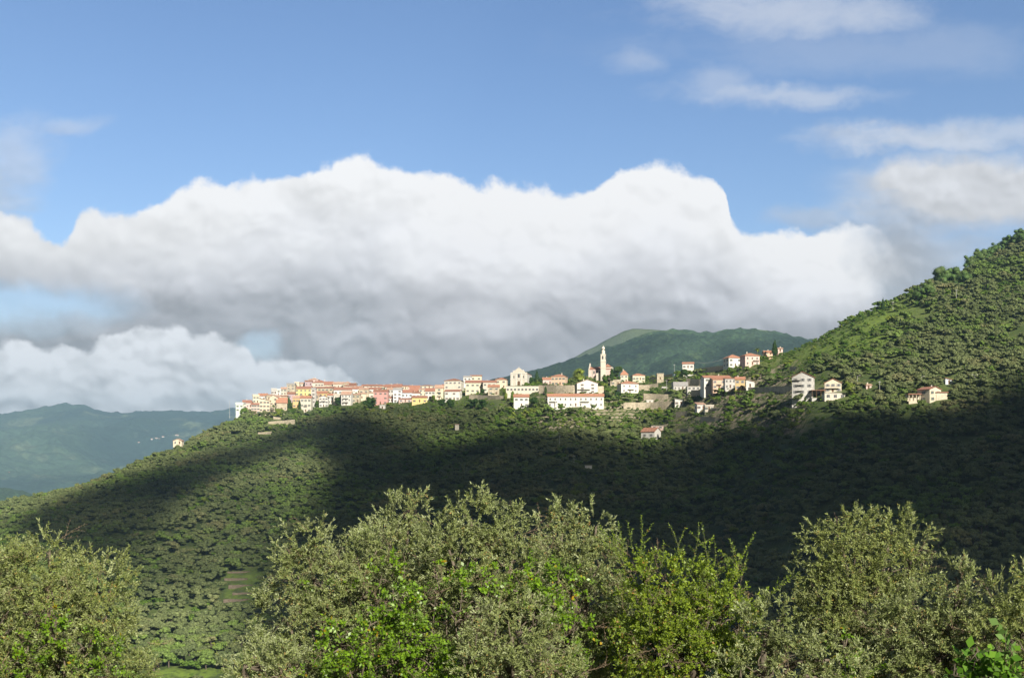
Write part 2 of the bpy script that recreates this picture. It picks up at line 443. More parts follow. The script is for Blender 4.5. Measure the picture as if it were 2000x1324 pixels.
def m_far(name, cols, trans=.10):
    m, t, b = mat(name); oi = t.nodes.new('ShaderNodeObjectInfo'); r = N(t, oi.outputs['Random'])
    isl = geo(t, 'Random Per Island')
    ps = geo(t, 'Position'); zn = noise(t, ps, .011, 4, .55); zm_ = noise(t, ps, .035, 3, .55)
    r2 = (r * .6 + (zn - .5) * 2.2 + .2).clamp()
    c = mixc(t, r2, cols[0], cols[1]); c = mixc(t, (r * .5 + (zm_ - .5) * 2.4).ss(.35, .75), c, cols[2])
    if len(cols) > 3: c = mixc(t, ((zn * -1.0 + r * .25)).ss(-.33, -.22), c, cols[3])
    hs = t.nodes.new('ShaderNodeHueSaturation'); t.links.new(c.k, hs.inputs['Color'])
    t.links.new((isl * .7 + .65).k, hs.inputs['Value']); c = N(t, hs.outputs[0])
    t.links.new(c.k, b.inputs['Base Color']); b.inputs['Roughness'].default_value = .65
    tr = t.nodes.new('ShaderNodeBsdfTranslucent'); t.links.new(c.k, tr.inputs[0])
    mx = t.nodes.new('ShaderNodeMixShader'); mx.inputs[0].default_value = trans
    t.links.new(b.outputs[0], mx.inputs[1]); t.links.new(tr.outputs[0], mx.inputs[2])
    t.links.new(mx.outputs[0], t.nodes['Material Output'].inputs[0]); return m

def m_plain(name, c, rough=.8, var=.25, sc=1.2, c2=None, spec=.25, metal=0):
    m, t, b = mat(name); p = objc(t)
    n1 = noise(t, p, sc, 5, .65); n2 = noise(t, p, sc * 9, 3, .6)
    d = c2 or tuple(k * (1 - var) for k in c)
    k = mixc(t, n1.ss(.35, .68), c, d); k = mixc(t, n2.ss(.5, .8) * .35, k, tuple(q * .75 for q in c))
    t.links.new(k.k, b.inputs['Base Color']); b.inputs['Roughness'].default_value = rough
    b.inputs['Specular IOR Level'].default_value = spec; b.inputs['Metallic'].default_value = metal
    return m
def m_stone(name, a, b_):
    m, t, b = mat(name); p = objc(t)
    v = t.nodes.new('ShaderNodeTexVoronoi'); v.inputs['Scale'].default_value = 1.6; t.links.new(p.k, v.inputs['Vector'])
    n = noise(t, p, .35, 4, .6); n2 = noise(t, p, 2.5, 4, .6)
    c = mixc(t, sep(t, N(t, v.outputs['Color']))[0], a, b_)
    c = mixc(t, n.ss(.45, .7) * .6, c, tuple(k * .55 for k in a)); c = mixc(t, n2.ss(.55, .75) * .5, c, (.10, .11, .05))
    t.links.new(c.k, b.inputs['Base Color']); bump(t, b, N(t, v.outputs['Distance']), .6, .2); return m
def m_roof(name, a, b_, c_):
    m, t, b = mat(name); p = objc(t); oi = t.nodes.new('ShaderNodeObjectInfo')
    wv = t.nodes.new('ShaderNodeTexWave'); wv.inputs['Scale'].default_value = 2.6; wv.inputs['Distortion'].default_value = .6; t.links.new(p.k, wv.inputs['Vector'])
    n = noise(t, p, .6, 5, .65); n2 = noise(t, p, 4, 3, .6)
    c = mixc(t, n.ss(.35, .65), a, b_); c = mixc(t, n2.ss(.5, .75), c, c_); c = mixc(t, N(t, wv.outputs['Fac']).ss(0, .4, .4, 0), c, tuple(k * .4 for k in a))
    t.links.new(c.k, b.inputs['Base Color']); bump(t, b, N(t, wv.outputs['Fac']), .5, .1); return m

WALL = {
 'ivory': m_plain('ivory_plaster', (.74,.68,.58), c2=(.64,.58,.48)),
 'white': m_plain('white_plaster', (.70,.68,.64), c2=(.56,.54,.50)), 'cream': m_plain('cream_plaster', (.66,.59,.46), c2=(.52,.46,.35)),
 'pale': m_plain('pale_plaster', (.62,.57,.49), c2=(.47,.43,.36)), 'yellow': m_plain('yellow_plaster', (.72,.57,.26), c2=(.60,.47,.22)),
 'ochre': m_plain('ochre_plaster', (.62,.44,.21), c2=(.50,.36,.19)), 'peach': m_plain('peach_plaster', (.66,.47,.34), c2=(.55,.39,.29)),
 'pink': m_plain('pink_plaster', (.66,.50,.45), c2=(.54,.40,.36)), 'rose': m_plain('rose_plaster', (.60,.33,.30), c2=(.50,.28,.26)),
 'mauve': m_plain('mauve_plaster', (.44,.33,.35), c2=(.38,.29,.31)), 'grey': m_plain('grey_plaster', (.52,.50,.47), c2=(.40,.39,.37)),
 'blue': m_plain('pale_blue_plaster', (.64,.68,.72), c2=(.54,.58,.62)), 'mint': m_plain('mint_plaster', (.62,.70,.60), c2=(.54,.60,.52)),
 'stone': m_stone('rubble_stone', (.40,.34,.25), (.55,.48,.37)), 'dstone': m_stone('dark_rubble_stone', (.26,.22,.17), (.38,.33,.25)),
 'terrace': m_stone('terrace_stone', (.15,.115,.09), (.20,.16,.12)),
 'drystone': m_stone('dry_stone', (.36,.31,.23), (.52,.45,.34)),
}
ROOF = {'r': m_roof('terracotta_tiles', (.37,.17,.115), (.31,.15,.11), (.45,.28,.21)), 'o': m_roof('orange_tiles', (.44,.21,.13), (.36,.17,.115), (.50,.32,.23)),
        'd': m_roof('old_dark_tiles', (.26,.13,.09), (.33,.16,.10), (.22,.15,.12)), 'p': m_roof('pale_weathered_tiles', (.50,.33,.25), (.42,.25,.18), (.55,.42,.33)),
        'g': m_plain('grey_roofing', (.34,.33,.33))}
M_PANE = m_plain('window_pane', (.09,.095,.105), rough=.2, spec=.6)
M_SHUT = {'green': m_plain('green_shutter', (.07,.13,.09)), 'brown': m_plain('brown_shutter', (.16,.09,.05)), 'grey': m_plain('grey_shutter', (.25,.26,.27))}
M_FRAME = m_plain('pale_frame', (.62,.59,.54))
M_DOOR = m_plain('wood_door', (.14,.08,.045))
M_RED = m_plain('red_paint', (.35,.06,.04))
M_RAIL = m_plain('metal_rail', (.22,.21,.20), metal=.3)
M_METAL = m_plain('pale_metal', (.55,.55,.53), metal=.2)
M_BARK = m_plain('bark', (.14,.115,.085), sc=6, var=.45)
M_TWIG = m_plain('dry_twig', (.26,.19,.13), sc=8, var=.4)
M_STEM = m_plain('leaf_stem', (.15,.155,.075), sc=8)
M_CONC = m_plain('concrete', (.45,.42,.37), sc=.6)

# ------------------------------------------------------------------ land meshes
def grid_quads(nr, nc):
    i = np.arange(nr - 1)[:, None] * nc + np.arange(nc - 1)[None, :]
    return np.stack([i, i + 1, i + nc + 1, i + nc], -1).reshape(-1, 4)
def fg_h(X, Y): return gz(X, Y)
def terraced(X, Y):
    z = gz(X, Y); h = 2.6
    q = z / h + (fbm(X / 45, Y / 45, 21, 2) - .5) * 1.2
    fr = q - np.floor(q)
    step = (np.floor(q) + sstep(fr, .72, 1.0) - q) * h
    px = 1000 + X / np.maximum(Y, 40) * F; py = HOR - z / np.maximum(Y, 40) * F
    mask = sstep(fbm(X / 70, Y / 70, 31, 2), .30, .6)
    vill = sstep(px, 940, 1040) * (1 - sstep(px, 1540, 1640)) * (1 - sstep(py, 845, 880))
    mask = np.maximum(mask * .45, vill * .8) * sstep(Y, 330, 380) * (1 - sstep(Y, 1150, 1250))
    return z + step * mask + (fbm(X / 7, Y / 7, 41, 2) - .5) * .7
def zones(px, py):
    vill = sstep(px, 930, 1010) * (1 - sstep(px, 1560, 1700)) * (1 - sstep(py, 835, 862))
    meadow = np.maximum(sstep(px, 1430, 1510) * (1 - sstep(px, 1700, 1840)) * (1 - sstep(py, 700 + (px - 1500) * -.2, 745 + (px - 1500) * -.2)),
        0.0 * px)
    bx = lambda a, b, c, d, e=10: sstep(px, a - e, a + e) * (1 - sstep(px, b - e, b + e)) * sstep(py, c - e, c + e) * (1 - sstep(py, d - e, d + e))
    meadow = np.maximum(meadow, np.maximum(bx(285, 480, 1302, 1345, 9), bx(440, 515, 1116, 1176, 9) * .8) * sstep(fbm(px / 26, py / 9, 77, 3), .25, .55))
    meadow = np.maximum(meadow, sstep(px, 500, 530) * (1 - sstep(px, 600, 640)) * sstep(py, 822, 828) * (1 - sstep(py, 846, 852)))
    return vill, meadow
def build_land():
    Yr = np.concatenate([np.arange(-80, 40, 5.), np.arange(40, 340, 6.), np.arange(340, 1180, 1.25), np.arange(1180, 1600, 12.)])
    pc = np.arange(-900, 2901, 5.0)
    Yf = np.maximum(Yr, 40)
    X = (pc[None, :] - 1000) / F * Yf[:, None]; Y = np.repeat(Yr[:, None], len(pc), 1)
    Z = terraced(X, Y)
    o = link('hillside', mesh_arrays('hillside', np.stack([X, Y, Z], -1).reshape(-1, 3), grid_quads(len(Yr), len(pc)), [M_GROUND], smooth=False))
    Yq = np.maximum(Y, 40); vl, md = zones(1000 + X / Yq * F, HOR - Z / Yq * F)
    for nm_, ar in (('village', vl), ('meadow', md)):
        at = o.data.attributes.new(nm_, 'FLOAT', 'POINT'); at.data.foreach_set('value', (ar * (Y > 330)).astype(np.float32).ravel())
    tag(o, 'terraced green hillside climbing to the hill town', kind='structure')
build_land()

def ridge_mesh(name, label, pts, Yc, Yf, zf, material, Yb=None, seed=5, px0=-600, px1=2600, rough=60, step=14, rows=150, wl=500):
    """mountain whose crest (at distance Yc) passes through the given pixels, with a furrowed front face"""
    pc = np.arange(px0, px1 + 1, step, dtype=float)
    ys = np.interp(pc, [p[0] for p in pts], [p[1] for p in pts])
    k = np.hanning(7)[1:-1]; k /= k.sum(); ys = np.convolve(np.pad(ys, 2, mode='edge'), k, 'valid')
    s = np.concatenate([np.linspace(0, 1, rows), 1 + np.linspace(.03, .5, 12)])
    Y = Yf + (Yc - Yf) * s[:, None] + 0 * pc[None, :]
    X = (pc[None, :] - 1000) / F * Y
    zc = (HOR - ys) / F * Yc
    t = np.clip(s, 0, 1)[:, None]
    prof = t ** 1.25
    rd = ridged(X / wl + 5, Y / (wl * 1.6) + 5, seed, 5)
    rd2 = fbm(X / (wl * .16), Y / (wl * .16), seed + 9, 3)
    amp = np.sin(np.pi * np.clip(t, 0, 1)) ** .8
    z = zf + (zc[None, :] - zf) * prof + ((rd - .6) * rough * 2.2 + (rd2 - .5) * rough * .35) * amp
    z = np.where(s[:, None] > 1, zc[None, :] - (s[:, None] - 1) * (Yc - Yf) * .5, z)
    z = z + (fbm(X / (wl * .05), Y / (wl * .05), seed + 3, 3) - .5) * rough * .16
    o = link(name, mesh_arrays(name, np.stack([X, Y, z], -1).reshape(-1, 3), grid_quads(len(s), len(pc)), [material], smooth=True))
    o['_n'] = 0; SURF[label] = (pc, Y, z)
    return tag(o, label, kind='structure')
SURF = {}
M_MT1 = m_mount('wooded_mountain', (.050,.098,.052), (.068,.130,.056), (.14,.21,.07), .0016)
M_MT3 = m_mount('haze_pale_mountain', (.12,.16,.08), (.15,.19,.09), (.08,.12,.05), .002, .3)  # paler base colour stands in for haze on the far shoulder
M_MT2 = m_mount('far_mountain', (.028,.060,.048), (.065,.115,.070), (.13,.17,.10), .0006, .45)  # dark woods and lighter pasture patches, standing in for cloud shade
ridge_mesh('mountain', 'wooded green mountain behind the church tower',
  [(-600,800),(700,800),(860,770),(930,750),(990,736),(1050,722),(1100,706),(1150,692),(1190,677),(1238,662),(1262,650),(1290,644),(1340,645),(1385,650),(1440,642),(1480,643),(1530,651),(1570,660),(1700,690),(2600,720)],
  3400, 1750, -80, M_MT1, seed=11, px0=600, px1=2600, rough=85, step=6, rows=260, wl=400)
ridge_mesh('mountain', 'far pale shoulder of the mountain above its left slope',
  [(900,790),(1050,735),(1130,693),(1180,667),(1210,650),(1238,641),(1275,643),(1330,652),(1420,668),(1600,700),(2600,740)],
  4500, 3500, 60, M_MT3, seed=17, px0=900, px1=1800, rough=50, step=8, rows=60, wl=420)
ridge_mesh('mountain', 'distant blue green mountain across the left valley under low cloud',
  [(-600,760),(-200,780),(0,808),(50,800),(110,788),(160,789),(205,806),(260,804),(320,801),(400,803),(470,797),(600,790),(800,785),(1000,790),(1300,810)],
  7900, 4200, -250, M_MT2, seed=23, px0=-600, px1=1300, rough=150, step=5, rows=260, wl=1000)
ridge_mesh('foothill', 'small dark wooded foothill low in the left valley',
  [(-600,915),(-100,940),(0,951),(45,958),(90,972),(150,990),(300,1030),(600,1080)],
  3000, 2000, -200, M_MT1, seed=29, px0=-600, px1=600, rough=40, step=7, rows=90, wl=300)
gm = MB(); gm.add([(-7000,-300,-262),(7000,-300,-262),(7000,8400,-262),(-7000,8400,-262)], [(0,1,2,3)])
tag(gm.build('valley_floor', M_GROUND), 'wide green valley floor reaching the horizon', kind='structure')

exec_marker = 0
# ------------------------------------------------------------------ houses
KEEP = []     # screen rectangles (px0, px1, py0, py1, Y) that trees must not cover
_win = {}
def win_mesh(w, h, sh):
    k = (round(w, 1), round(h, 1), sh)
    if k not in _win:
        m = MB()
        m.box(-w/2, w/2, -.03, .05, -h/2, h/2, 0)                    # pane
        for a, b_, c, d in ((-w/2-.1, -w/2, -h/2-.1, h/2+.1), (w/2, w/2+.1, -h/2-.1, h/2+.1), (-w/2, w/2, h/2, h/2+.1), (-w/2-.15, w/2+.15, -h/2-.14, -h/2)):
            m.box(a, b_, -.09, .05, c, d, 1)
        m.box(-.03, .03, -.06, .0, -h/2, h/2, 1)
        if sh:
            for s in (-1, 1):
                x = s * (w/2 + .1 + w * .25); m.box(x - w*.24, x + w*.24, -.07, .0, -h/2, h/2, 2)
        _win[k] = m.mesh('window', [M_PANE, M_FRAME, M_SHUT[sh or 'grey']])
    return _win[k]
def put_window(root, x, y, z, rot, w=.9, h=1.35, sh=None, name='window'):
    o = link(name, win_mesh(w, h, sh), root); o.location = (x, y, z); o.rotation_euler = (0, 0, rot); return o

def roof_mb(kind, w, d, z, rh, ov=.45, th=.22):
    m = MB(); a = w/2 + ov; b = d/2 + ov
    if kind in 'gG':
        if kind == 'g':   # ridge along x
            sl = rh / (d/2); e = z - ov * sl
            P = [(-b, e), (0, z + rh), (b, e)]
            vs = [(-a, y, q) for y, q in P] + [(a, y, q) for y, q in P] + [(-a, y, q + th) for y, q in P] + [(a, y, q + th) for y, q in P]
        else:
            sl = rh / (w/2); e = z - ov * sl
            P = [(-a, e), (0, z + rh), (a, e)]
            vs = [(x, b, q) for x, q in P] + [(x, -b, q) for x, q in P] + [(x, b, q + th) for x, q in P] + [(x, -b, q + th) for x, q in P]
        fs = [(0,1,4,3),(1,2,5,4),(6,9,10,7),(7,10,11,8),(0,3,9,6),(2,8,11,5),(0,6,7,1),(1,7,8,2),(3,4,10,9),(4,5,11,10)]
        m.add(vs, fs)
    elif kind == 'h':
        r = max(min(w, d) * .5, .1); rx = max(w/2 - r, .15); ry = max(d/2 - r, .15)
        e = z - .05
        vs = [(-a,-b,e),(a,-b,e),(a,b,e),(-a,b,e),(-a,-b,e+th),(a,-b,e+th),(a,b,e+th),(-a,b,e+th),(-rx,-ry,z+rh),(rx,-ry,z+rh),(rx,ry,z+rh),(-rx,ry,z+rh)]
        m.add(vs, [(0,3,2,1),(0,1,5,4),(1,2,6,5),(2,3,7,6),(3,0,4,7),(4,5,9,8),(5,6,10,9),(6,7,11,10),(7,4,8,11),(8,9,10,11)])
    elif kind in 'sS':    # shed: 's' high at the back, 'S' high on the left
        if kind == 's': P = [(-a,-b,z-.1),(a,-b,z-.1),(a,b,z+rh),(-a,b,z+rh)]
        else: P = [(-a,-b,z+rh),(a,-b,z-.1),(a,b,z-.1),(-a,b,z+rh)]
        m.add(P + [(x, y, q + th) for x, y, q in P], [(0,3,2,1),(4,5,6,7),(0,1,5,4),(1,2,6,5),(2,3,7,6),(3,0,4,7)])
    else:
        m.box(-a+.2, a-.2, -b+.2, b-.2, z + .004, z + .3)
        for q in ((-a+.2, a-.2, -b+.2, -b+.5), (-a+.2, a-.2, b-.5, b-.2), (-a+.2, -a+.5, -b+.5, b-.5), (a-.5, a-.2, -b+.5, b-.5)): m.box(*q, z + .3, z + .3 + max(rh, .35))
    return m
def wall_mb(kind, w, d, z0, z, rh):
    m = MB(); a = w/2; b = d/2
    if kind == 'g':
        pts = [(-b, z0), (b, z0), (b, z), (0, z + rh - .02), (-b, z)]
        n = 5; vs = [(-a, y, q) for y, q in pts] + [(a, y, q) for y, q in pts]
        m.add(vs, [(4,3,2,1,0), (5,6,7,8,9)] + [(i, (i+1) % n, (i+1) % n + n, i + n) for i in range(n)])
    elif kind == 'G': m.prism([(-a, z0), (a, z0), (a, z), (0, z + rh - .02), (-a, z)], -b, b)
    elif kind == 's':
        pts = [(-b, z0), (b, z0), (b, z + rh), (-b, z)]; n = 4
        vs = [(-a, y, q) for y, q in pts] + [(a, y, q) for y, q in pts]
        m.add(vs, [(3,2,1,0), (4,5,6,7)] + [(i, (i+1) % n, (i+1) % n + n, i + n) for i in range(n)])
    elif kind == 'S': m.prism([(-a, z0), (a, z0), (a, z), (-a, z + rh)], -b, b)
    else: m.box(-a, a, -b, b, z0, z)
    return m

def house(x0, x1, yt, ye, yb, wall, roof, kind, cols, rows, label, yaw=0, dep=.85, Y=None, found=7, chim=None, sh=None, bal=None, door=True, name='house', cat='house', side=True, keep=True):
    """x0..x1, roof top, eave and base rows in photo pixels -> a house standing on the slope"""
    cx = (x0 + x1) / 2
    if Y is None: Y = land_Y(cx, yb)
    yr = R(yaw); k = Y / F; wpx = (x1 - x0) * k
    # visible width of a turned box: w cos + d sin
    w = wpx / (math.cos(yr) + dep * abs(math.sin(yr))); d = w * dep
    if w < 5: d = max(d, 5)
    Yc = Y + d * .5
    c = W(cx, yb, Y); c.y = Yc; c.x = (cx - 1000) / F * Y
    h = (yb - ye) * k; rh = max((ye - yt) * k - .15, .25)
    root = empty(name, c, yr); tag(root, label, cat)
    z0 = -found
    wall_mb(kind, w, d, z0, h, rh).build('wall', WALL[wall], root)
    ro = roof_mb(kind, w, d, h, rh).build('roof', WALL[wall] if roof == 'f' else ROOF[roof], root)
    if chim is None: chim = 1 if (kind in 'gGh' and random.random() < .55) else 0
    for i in range(chim):
        cxx = random.uniform(-.3, .3) * w; cyy = random.uniform(-.1, .25) * d
        m = MB(); m.box(cxx-.3, cxx+.3, cyy-.3, cyy+.3, h + rh * .3, h + rh + .8); m.box(cxx-.4, cxx+.4, cyy-.4, cyy+.4, h + rh + .8, h + rh + .95)
        m.build('chimney', WALL['pale'], ro)
    sh_ = sh if sh is not None else random.choice([None, 'green', 'green', 'brown', 'grey'])
    if cols and rows:
        ww = min(.95, w / cols * .42); sp = h / rows; hh = min(1.4, sp * .5)
        if ww * 1.9 + .3 > w / cols: sh_ = None
        for r_ in range(rows):
            for q in range(cols):
                if random.random() < .06 and rows * cols > 4: continue
                xx = -w/2 + w * (q + .5) / cols + random.uniform(-.15, .15); zz = h - sp * (r_ + .5)
                if door and r_ == rows - 1 and q == cols // 2:
                    m = MB(); m.box(xx-.5, xx+.5, -d/2-.04, -d/2+.04, zz - 1.1, zz + .9); m.box(xx-.6, xx+.6, -d/2-.07, -d/2+.02, zz + .9, zz + 1.02); m.build('door', M_DOOR, root)
                else: put_window(root, xx, -d/2 - .02, zz, 0, ww, hh, sh_)
        if side and abs(yaw) >= 8:
            s = -1 if yaw > 0 else 1     # which side faces the viewer
            nc = max(1, min(2, cols - 1))
            for r_ in range(rows):
                for q in range(nc):
                    put_window(root, s * (w/2 + .02), -d/2 + d * (q + .5) / nc, h - sp * (r_ + .5), R(90) * s, ww, hh, sh_)
    if bal:
        for (bx, bz, bw) in bal:     # fractions of width / height
            m = MB(); X = -w/2 + bx * w; Z = h * bz; hw = bw * w / 2
            m.box(X - hw, X + hw, -d/2 - 1.2, -d/2 - .003, Z, Z + .15)
            bo = m.build('balcony', M_CONC, root)
            r2 = MB(); r2.box(X - hw, X + hw, -d/2 - 1.2, -d/2 - 1.15, Z + 1.05, Z + 1.12)
            nb = max(3, int(hw * 2 / .5))
            for i in range(nb + 1):
                xx = X - hw + .03 + (2 * hw - .06) * i / nb; r2.box(xx - .03, xx + .03, -d/2 - 1.19, -d/2 - 1.16, Z + .152, Z + 1.05)
            r2.build('railing', M_RAIL, bo)
    if keep: KEEP.append((x0 - 1, x1 + 1, yt - 1, yb - 1, Yc))
    root['_d'] = d; root['_w'] = w; root['_h'] = h
    return root

